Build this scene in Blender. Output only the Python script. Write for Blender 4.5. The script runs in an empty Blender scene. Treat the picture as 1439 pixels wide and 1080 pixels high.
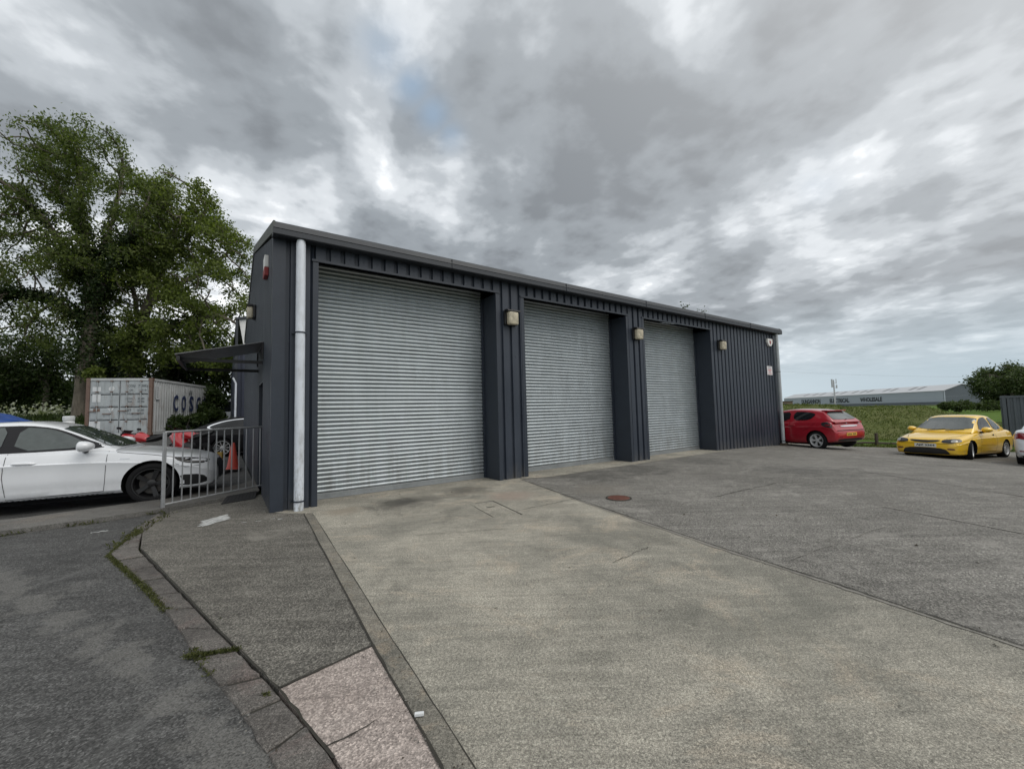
import bpy, bmesh, math, random
import numpy as np
from mathutils import Vector, Matrix, noise
from mathutils.bvhtree import BVHTree
from mathutils.geometry import delaunay_2d_cdt
R = math.radians
random.seed(7)
rng = np.random.default_rng(11)
S = bpy.context.scene
COL = S.collection

# ------------------------------------------------------------------ site frame
H = 1.42                                        # eye height over the near yard
P0 = Vector((-3.676, 6.236, 0.0))               # near front corner of the unit
U = Vector((0.81807, 0.57512, 0.0)); V = Vector((-0.57512, 0.81807, 0.0))
ANG = math.atan2(U.y, U.x)
def uv(u, v, z=0.0): return P0 + U * u + V * v + Vector((0, 0, z))
def sst(a, b, x):
    t = min(1.0, max(0.0, (x - a) / (b - a))); return t * t * (3 - 2 * t)
def lerp(a, b, t): return a + (b - a) * t
_hx = [-999, 6.0, 8.0, 10.5, 14.0, 16.3, 24.0, 40.0, 999]
_hz = [0, 0, -.045, -.15, -.40, -.49, -.88, -1.0, -1.0]
def ground_h(x, y):
    hr = float(np.interp(x, _hx, _hz)) * (1 - .55 * sst(30, 90, y))
    hl = .72 * sst(10.5, 17.0, -x) * sst(9, 16, y)
    return hr + hl

# ------------------------------------------------------------------ materials
class NT:
    def __init__(s, tree): s.t = tree; s.n = tree.nodes; s.l = tree.links
    def new(s, typ, **kw):
        nd = s.n.new(typ)
        for k, v in kw.items():
            if k == 'inp':
                for kk, vv in v.items():
                    if isinstance(vv, bpy.types.NodeSocket): s.l.new(vv, nd.inputs[kk])
                    else: nd.inputs[kk].default_value = vv
            else: setattr(nd, k, v)
        return nd
    def link(s, a, b): s.l.new(a, b)
    def math(s, op, a, b=None, c=None, clamp=False):
        nd = s.n.new('ShaderNodeMath'); nd.operation = op; nd.use_clamp = clamp
        for i, v in enumerate((a, b, c)):
            if v is None: continue
            if isinstance(v, bpy.types.NodeSocket): s.l.new(v, nd.inputs[i])
            else: nd.inputs[i].default_value = v
        return nd.outputs[0]
    def mix(s, f, a, b, blend='MIX'):
        nd = s.n.new('ShaderNodeMix'); nd.data_type = 'RGBA'; nd.blend_type = blend
        for i, v in ((0, f), (6, a), (7, b)):
            if isinstance(v, bpy.types.NodeSocket): s.l.new(v, nd.inputs[i])
            else: nd.inputs[i].default_value = v if i == 0 else (tuple(v) + (1,) if len(v) == 3 else v)
        return nd.outputs[2]
    def noise(s, vec, scale, detail=4, rough=.55, dist=0.0):
        nd = s.n.new('ShaderNodeTexNoise')
        nd.inputs['Scale'].default_value = scale; nd.inputs['Detail'].default_value = detail
        nd.inputs['Roughness'].default_value = rough; nd.inputs['Distortion'].default_value = dist
        if vec is not None: s.l.new(vec, nd.inputs['Vector'])
        return nd.outputs['Fac']
    def ramp(s, fac, stops, interp='LINEAR'):
        nd = s.n.new('ShaderNodeValToRGB'); cr = nd.color_ramp; cr.interpolation = interp
        while len(cr.elements) < len(stops): cr.elements.new(.5)
        for e, (p, c) in zip(cr.elements, stops):
            e.position = p; e.color = (c, c, c, 1) if not hasattr(c, '__len__') else tuple(c) + (1,)
        s.l.new(fac, nd.inputs[0]); return nd.outputs[0]
    def mapping(s, vec, scale=(1, 1, 1), rot=(0, 0, 0), loc=(0, 0, 0)):
        nd = s.n.new('ShaderNodeMapping'); s.l.new(vec, nd.inputs[0])
        nd.inputs['Scale'].default_value = scale; nd.inputs['Rotation'].default_value = rot; nd.inputs['Location'].default_value = loc
        return nd.outputs[0]

def new_mat(name):
    m = bpy.data.materials.new(name); m.use_nodes = True
    nt = NT(m.node_tree); b = m.node_tree.nodes['Principled BSDF']
    return m, nt, b
def obj_vec(nt): return nt.new('ShaderNodeTexCoord').outputs['Object']
def bump(nt, b, h, strength, dist):
    nd = nt.new('ShaderNodeBump', inp={'Height': h, 'Strength': strength, 'Distance': dist}); nt.link(nd.outputs[0], b.inputs['Normal'])

def simple(name, col, rough=.5, metal=0.0, var=.12, vs=6.0, coat=0.0, bumps=0.0, bscale=60, spec=.5):
    """one-colour stuff with a little wear: slow colour drift, roughness drift, fine grain"""
    m, nt, b = new_mat(name); o = obj_vec(nt)
    n1 = nt.noise(o, vs, 5, .6); n2 = nt.noise(o, vs * 9, 3, .6)
    f = nt.math('MULTIPLY_ADD', n2, .4, nt.math('MULTIPLY', n1, .6))
    lo = tuple(c * (1 - var) for c in col); hi = tuple(min(1, c * (1 + var)) for c in col)
    nt.link(nt.ramp(f, [(.3, lo), (.7, hi)]), b.inputs['Base Color'])
    nt.link(nt.math('MULTIPLY_ADD', nt.math('SUBTRACT', n1, .5), .25, rough, clamp=True), b.inputs['Roughness'])
    b.inputs['Metallic'].default_value = metal
    b.inputs['Coat Weight'].default_value = coat; b.inputs['Coat Roughness'].default_value = .04
    b.inputs['Specular IOR Level'].default_value = spec
    if bumps: bump(nt, b, nt.noise(o, bscale, 4, .6), bumps, .004)
    return m

def mat_tarmac(name, c0, c1, speck=.35, stain=(.6, .75), stri=0.0, patch=None, band=None, spots=()):
    m, nt, b = new_mat(name); o = obj_vec(nt)
    big = nt.noise(o, .45, 6, .62, .6); mid = nt.noise(o, 3.2, 6, .65, .3)
    fine = nt.noise(o, 95, 3, .7); vor = nt.new('ShaderNodeTexVoronoi', inp={'Vector': o, 'Scale': 110.0})
    f = nt.math('ADD', nt.math('MULTIPLY', big, .6), nt.math('MULTIPLY', mid, .4))
    col = nt.ramp(f, [(.36, c0), (.64, c1)])
    sp = nt.ramp(vor.outputs['Color'], [(.25, 1 - speck), (.6, 1.0), (.92, 1 + speck * 1.6)])
    sp2 = nt.ramp(fine, [(.3, 1 - speck * .9), (.72, 1 + speck * .9)])
    col = nt.mix(1.0, col, sp, 'MULTIPLY'); col = nt.mix(1.0, col, sp2, 'MULTIPLY')
    tr = nt.noise(nt.mapping(o, scale=(.8, 9, 1), rot=(0, 0, R(18)), loc=(4, 4, 0)), 1.1, 6, .7, .4); col = nt.mix(1.0, col, nt.ramp(tr, [(.36, .82), (.66, 1.22)]), 'MULTIPLY')
    st2 = nt.noise(nt.mapping(o, loc=(-3, 12, 0)), 1.7, 8, .74, .6); col = nt.mix(nt.ramp(st2, [(.54, 0), (.66, .55)]), col, tuple(c * 1.35 for c in c1))
    st = nt.noise(nt.mapping(o, loc=(7, 3, 0)), .9, 5, .6, 1.2)
    col = nt.mix(nt.math('MULTIPLY', nt.ramp(st, [(stain[0], 0), (stain[1], 1)]), .55), col, tuple(c * .45 for c in c0))
    for sx_, sy_, sr_, sc_, sk_ in spots:
        vd = nt.new('ShaderNodeVectorMath', operation='DISTANCE'); nt.link(o, vd.inputs[0]); vd.inputs[1].default_value = (sx_, sy_, 0)
        dd = nt.math('ADD', vd.outputs['Value'], nt.math('MULTIPLY', nt.math('SUBTRACT', mid, .5), sr_ * 2.2))
        col = nt.mix(nt.math('MULTIPLY', nt.ramp(dd, [(sr_ * .25, 1), (sr_, 0)]), sk_), col, sc_)
    if patch:
        pn = nt.noise(nt.mapping(o, scale=(1.0, .45, 1), rot=(0, 0, R(patch[3])), loc=(3, 9, 0)), patch[0], 6, .7, .4)
        pm = nt.math('MULTIPLY', nt.ramp(pn, [(patch[1], 0), (patch[1] + .09, 1)]), nt.ramp(fine, [(.40, 0), (.56, 1)]))
        col = nt.mix(nt.math('MULTIPLY', pm, .75), col, patch[2])
    if band:
        sx = nt.new('ShaderNodeSeparateXYZ'); nt.link(o, sx.inputs[0])
        dd = nt.math('ABSOLUTE', nt.math('SUBTRACT', nt.math('ADD', nt.math('MULTIPLY', sx.outputs[0], band[0]), nt.math('MULTIPLY', sx.outputs[1], band[1])), band[2]))
        dd = nt.math('ADD', dd, nt.math('MULTIPLY', nt.math('SUBTRACT', mid, .5), 1.1)); dd = nt.math('ADD', dd, nt.math('MULTIPLY', nt.math('SUBTRACT', big, .5), .6))
        pm = nt.math('MULTIPLY', nt.ramp(dd, [(.0, 1), (.11, 0)]), nt.ramp(fine, [(.36, .15), (.60, 1)]))
        col = nt.mix(nt.math('MULTIPLY', pm, .7), col, (.19, .186, .174))
    nt.link(col, b.inputs['Base Color']); b.inputs['Roughness'].default_value = .88
    b.inputs['Specular IOR Level'].default_value = .3
    h = nt.math('ADD', fine, nt.math('MULTIPLY', vor.outputs['Distance'], 1.2))
    if stri:
        w = nt.noise(nt.mapping(o, scale=(26, 1.2, 1), rot=(0, 0, R(-28))), 1.0, 3, .6)
        h = nt.math('ADD', h, nt.math('MULTIPLY', w, stri))
        col = nt.mix(1.0, col, nt.ramp(w, [(.36, .80), (.64, 1.22)]), 'MULTIPLY')
    bump(nt, b, h, .8, .006)
    return m

def mat_concrete(name, dark, light, tint, speck=.16, sc=1.0, spots=()):
    """brushed concrete: blotches, dark stains, warm worn patches, scuffs, hairlines and open grain"""
    m, nt, b = new_mat(name); o = obj_vec(nt)
    k = lambda v, lo, hi, c0=0.0, c1=1.0: nt.ramp(v, [(lo, c0), (hi, c1)])
    big = nt.noise(o, .42 * sc, 4, .55, .4); mid = nt.noise(nt.mapping(o, loc=(3, 8, 1)), 1.5 * sc, 9, .72, .5)
    col = nt.mix(k(nt.math('ADD', nt.math('MULTIPLY', big, .45), nt.math('MULTIPLY', mid, .55)), .40, .60), dark, light)
    st = nt.noise(nt.mapping(o, loc=(11, 2, 0)), .95 * sc, 9, .74, .8)
    col = nt.mix(k(st, .54, .66, 0, .48), col, tuple(c * .62 for c in dark))
    wm = nt.noise(nt.mapping(o, loc=(-6, 5, 0)), 1.25 * sc, 9, .72, 1.0)
    col = nt.mix(k(wm, .53, .66, 0, .75), col, tint)
    sc1 = nt.noise(nt.mapping(o, scale=(1.2, 11, 1), rot=(0, 0, R(20)), loc=(2, 2, 0)), 1.6 * sc, 5, .7, .3)
    sc2 = nt.noise(nt.mapping(o, scale=(1.0, 13, 1), rot=(0, 0, R(-52)), loc=(6, 1, 0)), 1.4 * sc, 5, .7, .3)
    col = nt.mix(1.0, col, k(sc1, .36, .66, .93, 1.09), 'MULTIPLY'); col = nt.mix(1.0, col, k(sc2, .34, .66, .90, 1.12), 'MULTIPLY')
    iso = nt.math('ABSOLUTE', nt.math('SUBTRACT', nt.noise(nt.mapping(o, loc=(1, 9, 0)), .8 * sc, 5, .6, 1.6), .5))
    hair = nt.math('MULTIPLY', k(iso, 0, .006, 1, 0), k(nt.noise(o, 1.1, 3), .50, .60, 0, .55))
    col = nt.mix(hair, col, tuple(min(1, c * 1.35) for c in light))
    g1 = nt.noise(o, 210, 2, .6); g2 = nt.noise(o, 70, 4, .75); v = nt.new('ShaderNodeTexVoronoi', inp={'Vector': o, 'Scale': 150.0})
    col = nt.mix(1.0, col, k(g1, .34, .66, 1 - speck * 1.3, 1 + speck * 1.3), 'MULTIPLY')
    col = nt.mix(1.0, col, k(g2, .36, .64, 1 - speck, 1 + speck), 'MULTIPLY')
    col = nt.mix(1.0, col, k(v.outputs['Color'], .1, .9, 1 - speck, 1 + speck), 'MULTIPLY')
    for sx_, sy_, sr_, sc_, sk_ in spots:
        vd = nt.new('ShaderNodeVectorMath', operation='DISTANCE'); nt.link(o, vd.inputs[0]); vd.inputs[1].default_value = (sx_, sy_, 0)
        dd = nt.math('ADD', vd.outputs['Value'], nt.math('MULTIPLY', nt.math('SUBTRACT', mid, .5), sr_ * 2.2))
        col = nt.mix(nt.math('MULTIPLY', nt.ramp(dd, [(sr_ * .25, 1), (sr_, 0)]), sk_), col, sc_)
    pits = nt.noise(nt.mapping(o, loc=(5, 1, 0)), 16, 5, .75)
    col = nt.mix(k(pits, .655, .69, 0, .7), col, tuple(c * .35 for c in dark))
    nt.link(col, b.inputs['Base Color']); b.inputs['Roughness'].default_value = .84
    b.inputs['Specular IOR Level'].default_value = .3
    bump(nt, b, nt.math('ADD', nt.math('MULTIPLY', g1, .7), nt.math('ADD', g2, nt.math('MULTIPLY', mid, .8))), .7, .006)
    return m

def mat_leaf(name, c_dark, c_light, c_alt, trans=.35):
    m, nt, b = new_mat(name)
    rnd = nt.new('ShaderNodeNewGeometry').outputs['Random Per Island']
    o = obj_vec(nt)
    f = nt.math('ADD', nt.math('MULTIPLY', rnd, .55), nt.math('MULTIPLY', nt.noise(o, .55, 3), .5))
    col = nt.ramp(f, [(.2, c_dark), (.6, c_light), (.95, c_alt)])
    nt.link(col, b.inputs['Base Color']); b.inputs['Roughness'].default_value = .55
    b.inputs['Specular IOR Level'].default_value = .25
    tr = nt.new('ShaderNodeBsdfTranslucent'); nt.link(nt.mix(1.0, col, (1.5, 1.7, .6), 'MULTIPLY'), tr.inputs[0])
    mx = nt.new('ShaderNodeMixShader', inp={0: trans}); nt.link(b.outputs[0], mx.inputs[1]); nt.link(tr.outputs[0], mx.inputs[2])
    nt.link(mx.outputs[0], m.node_tree.nodes['Material Output'].inputs[0])
    return m

def mat_grass(name, stops, sc=1.0, bumpy=.8):
    m, nt, b = new_mat(name); o = obj_vec(nt)
    a = nt.noise(o, .55 * sc, 6, .65, .5); c = nt.noise(nt.mapping(o, scale=(1, 1, 2.5)), 5 * sc, 6, .75); d = nt.noise(o, 30 * sc, 3, .7)
    f = nt.math('ADD', nt.math('MULTIPLY', a, .4), nt.math('ADD', nt.math('MULTIPLY', c, .4), nt.math('MULTIPLY', d, .2)))
    nt.link(nt.ramp(f, stops), b.inputs['Base Color']); b.inputs['Roughness'].default_value = .95; b.inputs['Specular IOR Level'].default_value = .1
    bump(nt, b, nt.math('ADD', c, d), bumpy, .08)
    return m

def mat_steel_shutter():
    m, nt, b = new_mat('galvanised_shutter'); o = obj_vec(nt)
    n = nt.noise(nt.mapping(o, scale=(.7, 1, 6)), 2.0, 5, .6); n2 = nt.noise(nt.mapping(o, scale=(1, 1, .25)), 4.5, 5, .65); fl = nt.noise(o, 55, 3, .6)
    f = nt.math('ADD', nt.math('MULTIPLY', n, .4), nt.math('ADD', nt.math('MULTIPLY', n2, .4), nt.math('MULTIPLY', fl, .2)))
    nt.link(nt.ramp(f, [(.32, (.35, .385, .405)), (.68, (.50, .545, .57))]), b.inputs['Base Color'])
    sp_ = nt.new('ShaderNodeSeparateXYZ'); nt.link(o, sp_.inputs[0])
    gr = nt.math('MULTIPLY', nt.ramp(sp_.outputs[2], [(.0, .55), (1.0, .12)]), nt.ramp(nt.noise(nt.mapping(o, scale=(5, 1, .5), loc=(3, 0, 0)), 1.6, 6, .7), [(.42, 0), (.66, 1)]))
    nt.link(nt.mix(gr, nt.ramp(f, [(.32, (.35, .385, .405)), (.68, (.50, .545, .57))]), (.17, .165, .15)), b.inputs['Base Color'])
    b.inputs['Metallic'].default_value = .6
    nt.link(nt.ramp(f, [(.3, .34), (.7, .5)]), b.inputs['Roughness'])
    return m

def mat_clad():
    m, nt, b = new_mat('anthracite_cladding'); o = obj_vec(nt)
    n = nt.noise(nt.mapping(o, scale=(1, 1, .18)), 5, 6, .65); n2 = nt.noise(o, .7, 4, .6)
    f = nt.math('ADD', nt.math('MULTIPLY', n, .5), nt.math('MULTIPLY', n2, .5))
    col = nt.ramp(f, [(.34, (.021, .028, .042)), (.66, (.036, .045, .062))])
    sep = nt.new('ShaderNodeSeparateXYZ'); nt.link(o, sep.inputs[0])
    dust = nt.math('MULTIPLY', nt.ramp(sep.outputs[2], [(0, .55), (.35, 0)]), nt.ramp(n, [(.4, 0), (.65, 1)]))
    col = nt.mix(dust, col, (.13, .12, .105))
    nt.link(col, b.inputs['Base Color']); nt.link(nt.ramp(f, [(.3, .36), (.7, .52)]), b.inputs['Roughness'])
    b.inputs['Specular IOR Level'].default_value = .45
    return m

def mat_container(name, base, rust=.5, z0=.0):
    m, nt, b = new_mat(name); o = obj_vec(nt)
    n = nt.noise(nt.mapping(o, scale=(1, 1, .22)), 4.5, 7, .7, .3); n2 = nt.noise(o, 1.3, 5, .65)
    col = nt.ramp(n2, [(.35, tuple(c * .78 for c in base)), (.65, base)])
    k = nt.math('MULTIPLY', nt.ramp(n, [(.56, 0), (.68, 1)]), rust)
    col = nt.mix(k, col, (.17, .085, .045))
    col = nt.mix(nt.math('MULTIPLY', nt.ramp(nt.noise(o, 14, 4, .7), [(.55, 0), (.75, 1)]), .3), col, tuple(c * .45 for c in base))
    nt.link(col, b.inputs['Base Color']); b.inputs['Roughness'].default_value = .6
    return m

def mat_bark(name, a, c):
    m, nt, b = new_mat(name); o = obj_vec(nt)
    n = nt.noise(nt.mapping(o, scale=(1, 1, .22)), 9, 6, .7, .4); n2 = nt.noise(o, 1.6, 4)
    nt.link(nt.ramp(nt.math('ADD', nt.math('MULTIPLY', n, .6), nt.math('MULTIPLY', n2, .4)), [(.35, a), (.65, c)]), b.inputs['Base Color'])
    b.inputs['Roughness'].default_value = .9; bump(nt, b, n, .9, .05)
    return m

def mat_paint(name, col, flake=0.0, rough=.28):
    m, nt, b = new_mat(name); o = obj_vec(nt)
    n = nt.noise(o, 2.5, 4); d = nt.noise(o, 16, 5, .7)
    sep = nt.new('ShaderNodeSeparateXYZ'); nt.link(o, sep.inputs[0])
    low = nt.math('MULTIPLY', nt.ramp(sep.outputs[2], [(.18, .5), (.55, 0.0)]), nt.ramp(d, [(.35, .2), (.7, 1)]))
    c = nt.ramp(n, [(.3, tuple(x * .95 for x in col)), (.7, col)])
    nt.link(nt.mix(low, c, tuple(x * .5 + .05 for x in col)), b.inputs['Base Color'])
    b.inputs['Roughness'].default_value = rough; b.inputs['Coat Weight'].default_value = .8; b.inputs['Coat Roughness'].default_value = .03
    b.inputs['Metallic'].default_value = flake
    return m

MT = {}
MT['tarmac_yard'] = mat_tarmac('yard_tarmac', (.152, .146, .132), (.232, .223, .203), .46, (.62, .78), stri=2.2, spots=[(1.65, 8.9, .9, (.06, .059, .055), .55), (2.9, 9.6, 1.1, (.062, .061, .057), .5), (4.9, 10.9, 1.2, (.065, .064, .06), .45), (6.2, 9.0, 1.3, (.07, .069, .065), .35), (1.5, 7.4, .7, (.21, .19, .16), .45)])
MT['tarmac_road'] = mat_tarmac('road_tarmac', (.062, .062, .061), (.106, .106, .103), .5, (.60, .72), patch=(1.1, .60, (.20, .195, .185), 20), band=(.5, .865, 1.0))
MT['tarmac_path'] = mat_tarmac('path_tarmac', (.112, .106, .093), (.180, .171, .150), .5, (.64, .8))
MT['tarmac_park'] = mat_tarmac('car_park_tarmac', (.055, .056, .056), (.095, .095, .092), .4)
MT['concrete'] = mat_concrete('apron_concrete', (.190, .183, .156), (.335, .315, .265), (.375, .328, .260), .34, spots=[(-1.92, 6.65, .45, (.055, .053, .047), .75), (-1.5, 7.05, .55, (.06, .058, .052), .6), (-.95, 7.55, .6, (.065, .062, .055), .6), (-.05, 7.1, .5, (.30, .235, .195), .6), (-2.6, 6.2, .35, (.24, .20, .15), .5), (.9, 4.6, .8, (.10, .10, .085), .35), (1.6, 2.6, .7, (.11, .112, .095), .4)])
MT['concrete_edge'] = mat_concrete('edge_concrete', (.105, .102, .088), (.21, .196, .165), (.24, .20, .15), .3, 2)
MT['concrete_pave'] = mat_concrete('pavement_concrete', (.095, .092, .086), (.16, .155, .144), (.17, .15, .13), .28)
MT['slab_light'] = mat_concrete('pale_slab_concrete', (.30, .28, .25), (.45, .43, .39), (.42, .39, .34), .15)
MT['stone'] = mat_concrete('kerb_stone', (.075, .069, .064), (.150, .140, .128), (.135, .110, .100), .32, 2.5)
MT['granite'] = mat_tarmac('pink_aggregate', (.31, .262, .235), (.40, .35, .32), .34, (.66, .8))
MT['joint'] = simple('joint_dirt', (.030, .028, .022), .95, var=.4)
MT['joint_pale'] = simple('joint_pale_grit', (.20, .19, .17), .9, var=.3, vs=30)
MT['moss'] = mat_leaf('moss', (.030, .036, .012), (.070, .080, .024), (.14, .13, .06), .15)
MT['white_mark'] = simple('worn_white_paint', (.46, .47, .46), .8, var=.35, vs=25)
MT['clad'] = mat_clad()
MT['flash'] = simple('anthracite_flashing', (.023, .030, .043), .42, var=.18, vs=2)
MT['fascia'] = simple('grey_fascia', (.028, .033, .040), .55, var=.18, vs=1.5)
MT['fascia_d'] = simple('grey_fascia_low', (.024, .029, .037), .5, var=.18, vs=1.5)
MT['verge'] = simple('weathered_verge', (.095, .103, .092), .6, var=.3, vs=3)
MT['shutter'] = mat_steel_shutter()
MT['galv'] = simple('galvanised_steel', (.34, .355, .36), .42, .75, .18, 5)
MT['rail'] = simple('railing_galvanised', (.40, .41, .42), .45, .6, .2, 12)
MT['bar_grey'] = simple('bottom_bar_grey', (.27, .285, .29), .5, .5, .2, 3)
MT['pipe'] = simple('white_downpipe', (.62, .66, .72), .4, var=.06, vs=4)
def _grime(m):
    nt = NT(m.node_tree); b = m.node_tree.nodes['Principled BSDF']; o = obj_vec(nt); src = b.inputs['Base Color'].links[0].from_socket
    sp_ = nt.new('ShaderNodeSeparateXYZ'); nt.link(o, sp_.inputs[0])
    g = nt.math('MULTIPLY', nt.ramp(nt.math('MULTIPLY', sp_.outputs[2], .22), [(.0, .9), (.25, .35), (.9, .16)]), nt.ramp(nt.noise(nt.mapping(o, scale=(1, 1, .3)), 13, 6, .7), [(.44, 0), (.62, 1)]))
    nt.link(nt.mix(g, src, (.20, .20, .18)), b.inputs['Base Color'])
_grime(MT['pipe'])
MT['pipe_g'] = simple('grey_downpipe', (.34, .37, .38), .5, var=.2, vs=4)
MT['black'] = simple('black_plastic', (.012, .012, .013), .5, var=.3)
MT['blackr'] = simple('black_rubber', (.018, .018, .019), .8, var=.3, vs=20)
MT['lens'] = simple('dirty_lamp_lens', (.50, .45, .34), .22, var=.55, vs=7)
MT['alarm_w'] = simple('alarm_white', (.70, .70, .68), .45, var=.06)
MT['red_pl'] = simple('red_plastic', (.24, .018, .018), .4, var=.15)
MT['sign_w'] = simple('sign_white', (.68, .66, .67), .5, var=.06)
MT['sign_r'] = simple('sign_red', (.50, .14, .15), .5)
MT['sign_g'] = simple('sign_grey', (.22, .22, .25), .5)
MT['rust'] = simple('rusty_iron', (.145, .062, .045), .8, .2, .35, 14, bumps=.5)
MT['leafA'] = mat_leaf('leaf_ash', (.044, .064, .022), (.100, .128, .042), (.185, .21, .082), .42)
MT['leafB'] = mat_leaf('leaf_bright', (.054, .074, .022), (.126, .158, .044), (.23, .26, .088), .42)
MT['leafD'] = mat_leaf('leaf_ivy', (.010, .022, .006), (.026, .045, .012), (.06, .085, .02), .15)
MT['leafH'] = mat_leaf('leaf_hedge', (.020, .036, .010), (.042, .066, .018), (.085, .11, .035), .22)
MT['leafF'] = mat_leaf('leaf_far', (.032, .052, .020), (.060, .086, .030), (.10, .125, .045), .2)
MT['parsley'] = mat_leaf('white_umbels', (.34, .37, .26), (.5, .52, .42), (.62, .63, .55), .2)
MT['bark'] = mat_bark('bark_grey', (.065, .055, .043), (.19, .165, .13))
MT['bark_d'] = mat_bark('bark_dark', (.022, .019, .015), (.06, .052, .04))
MT['grass'] = mat_grass('rough_grass', [(.36, (.030, .045, .012)), (.5, (.062, .088, .022)), (.64, (.115, .13, .045))])
MT['mound'] = mat_grass('mound_grass', [(.37, (.055, .070, .022)), (.48, (.100, .122, .040)), (.56, (.145, .155, .064)), (.66, (.20, .19, .11))], .9)
MT['lawn'] = mat_grass('bright_grass', [(.36, (.055, .095, .018)), (.5, (.085, .145, .026)), (.66, (.13, .19, .045))])
MT['blade'] = mat_leaf('grass_blades', (.050, .072, .018), (.105, .135, .038), (.20, .195, .085), .25)
MT['container'] = mat_container('old_grey_container', (.42, .455, .47), .6)
MT['container2'] = mat_container('container_side_paint', (.50, .52, .525), .38)
MT['container_d'] = mat_container('dark_grey_container', (.085, .10, .115), .08)
MT['rust_edge'] = mat_container('container_corner', (.17, .11, .085), .9)
MT['navy'] = simple('navy_lettering', (.035, .05, .12), .6, var=.3, vs=12)
MT['grey_let'] = simple('grey_lettering', (.10, .115, .125), .6, var=.3, vs=20)
MT['let_blk'] = simple('black_lettering', (.010, .018, .022), .5)
MT['decal_w'] = simple('white_sticker', (.62, .64, .65), .5, var=.1)
MT['wh_wall'] = simple('warehouse_wall', (.33, .375, .42), .5, var=.05, vs=.15)
MT['wh_gable'] = simple('warehouse_gable', (.105, .125, .145), .5, var=.08, vs=.2)
MT['wh_roof'] = simple('warehouse_roof', (.46, .475, .49), .45, var=.07, vs=.12)
MT['wh_light'] = simple('rooflight', (.12, .125, .13), .4, var=.2, vs=.2)
MT['brick_far'] = simple('far_brick', (.17, .12, .095), .8, var=.2, vs=1)
MT['canopy'] = simple('canopy_sheet', (.17, .175, .18), .35, var=.2, vs=4)
MT['glass'] = simple('car_glass', (.008, .010, .012), .04, var=.2, vs=1, spec=.45)
MT['glass_g'] = simple('car_glass_green', (.045, .058, .056), .04, var=.3, vs=1.5, spec=.9)
MT['tyre'] = simple('tyre_rubber', (.011, .011, .012), .85, var=.3, vs=25, spec=.2)
MT['rim_s'] = simple('alloy_silver', (.56, .57, .58), .38, .35, .08)
MT['rim_k'] = simple('alloy_black', (.012, .012, .013), .35, .0, .2)
MT['arch'] = simple('wheel_arch_liner', (.006, .006, .007), .9, spec=.15)
MT['trim_k'] = simple('gloss_black_trim', (.007, .007, .009), .35, spec=.3)
MT['disc'] = simple('brake_disc', (.07, .065, .06), .5, .4)
MT['lamp_h'] = simple('headlight', (.028, .030, .032), .12, .0, .5, 18, spec=.4)
MT['lamp_y'] = simple('headlight_clear', (.30, .30, .29), .1, .3, .4, 16, coat=1)
MT['lamp_r'] = simple('tail_light', (.20, .012, .016), .1, var=.4, vs=12, coat=1)
MT['chrome'] = simple('chrome', (.70, .72, .74), .12, 1.0, .05)
MT['plate_w'] = simple('plate_white', (.66, .66, .62), .45)
MT['plate_y'] = simple('plate_yellow', (.68, .42, .07), .45)
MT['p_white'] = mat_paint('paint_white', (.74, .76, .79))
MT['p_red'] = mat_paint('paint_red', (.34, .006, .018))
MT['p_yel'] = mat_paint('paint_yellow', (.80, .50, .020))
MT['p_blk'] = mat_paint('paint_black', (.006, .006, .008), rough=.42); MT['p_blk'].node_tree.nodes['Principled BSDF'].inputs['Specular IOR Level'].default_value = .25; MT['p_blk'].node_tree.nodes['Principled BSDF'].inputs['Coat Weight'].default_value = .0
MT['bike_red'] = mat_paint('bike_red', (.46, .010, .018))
MT['tarp'] = simple('blue_tarpaulin', (.018, .060, .24), .4, var=.35, vs=5)
MT['cone'] = simple('cone_red', (.44, .055, .035), .5, var=.2)
MT['yellow_old'] = simple('worn_yellow', (.27, .18, .035), .7, var=.5, vs=14)
MT['wood'] = simple('weathered_wood', (.06, .048, .035), .9, var=.4, vs=14)
MT['shed_wall'] = simple('navy_shed', (.022, .028, .048), .5, var=.25, vs=2)
MT['shed_white'] = simple('white_gable', (.68, .69, .68), .6, var=.08)

# ------------------------------------------------------------------ mesh helpers
def finish(o, parent=None, loc=None, smooth=False, ang=35):
    COL.objects.link(o)
    if parent is not None: o.parent = parent
    if loc is not None: o.location = loc
    if smooth:
        o.data.shade_smooth()
        if ang < 179: o.data.set_sharp_from_angle(angle=R(ang))
    return o
def tag(o, label=None, cat=None, group=None, kind=None):
    if label: o['label'] = label
    if cat: o['category'] = cat
    if group: o['group'] = group
    if kind: o['kind'] = kind
    return o
def empty(name, label, cat, loc=(0, 0, 0), rz=0.0, group=None):
    o = bpy.data.objects.new(name, None); COL.objects.link(o); o.empty_display_size = .2
    o.location = loc; o.rotation_euler = (0, 0, rz); return tag(o, label, cat, group)

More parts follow.
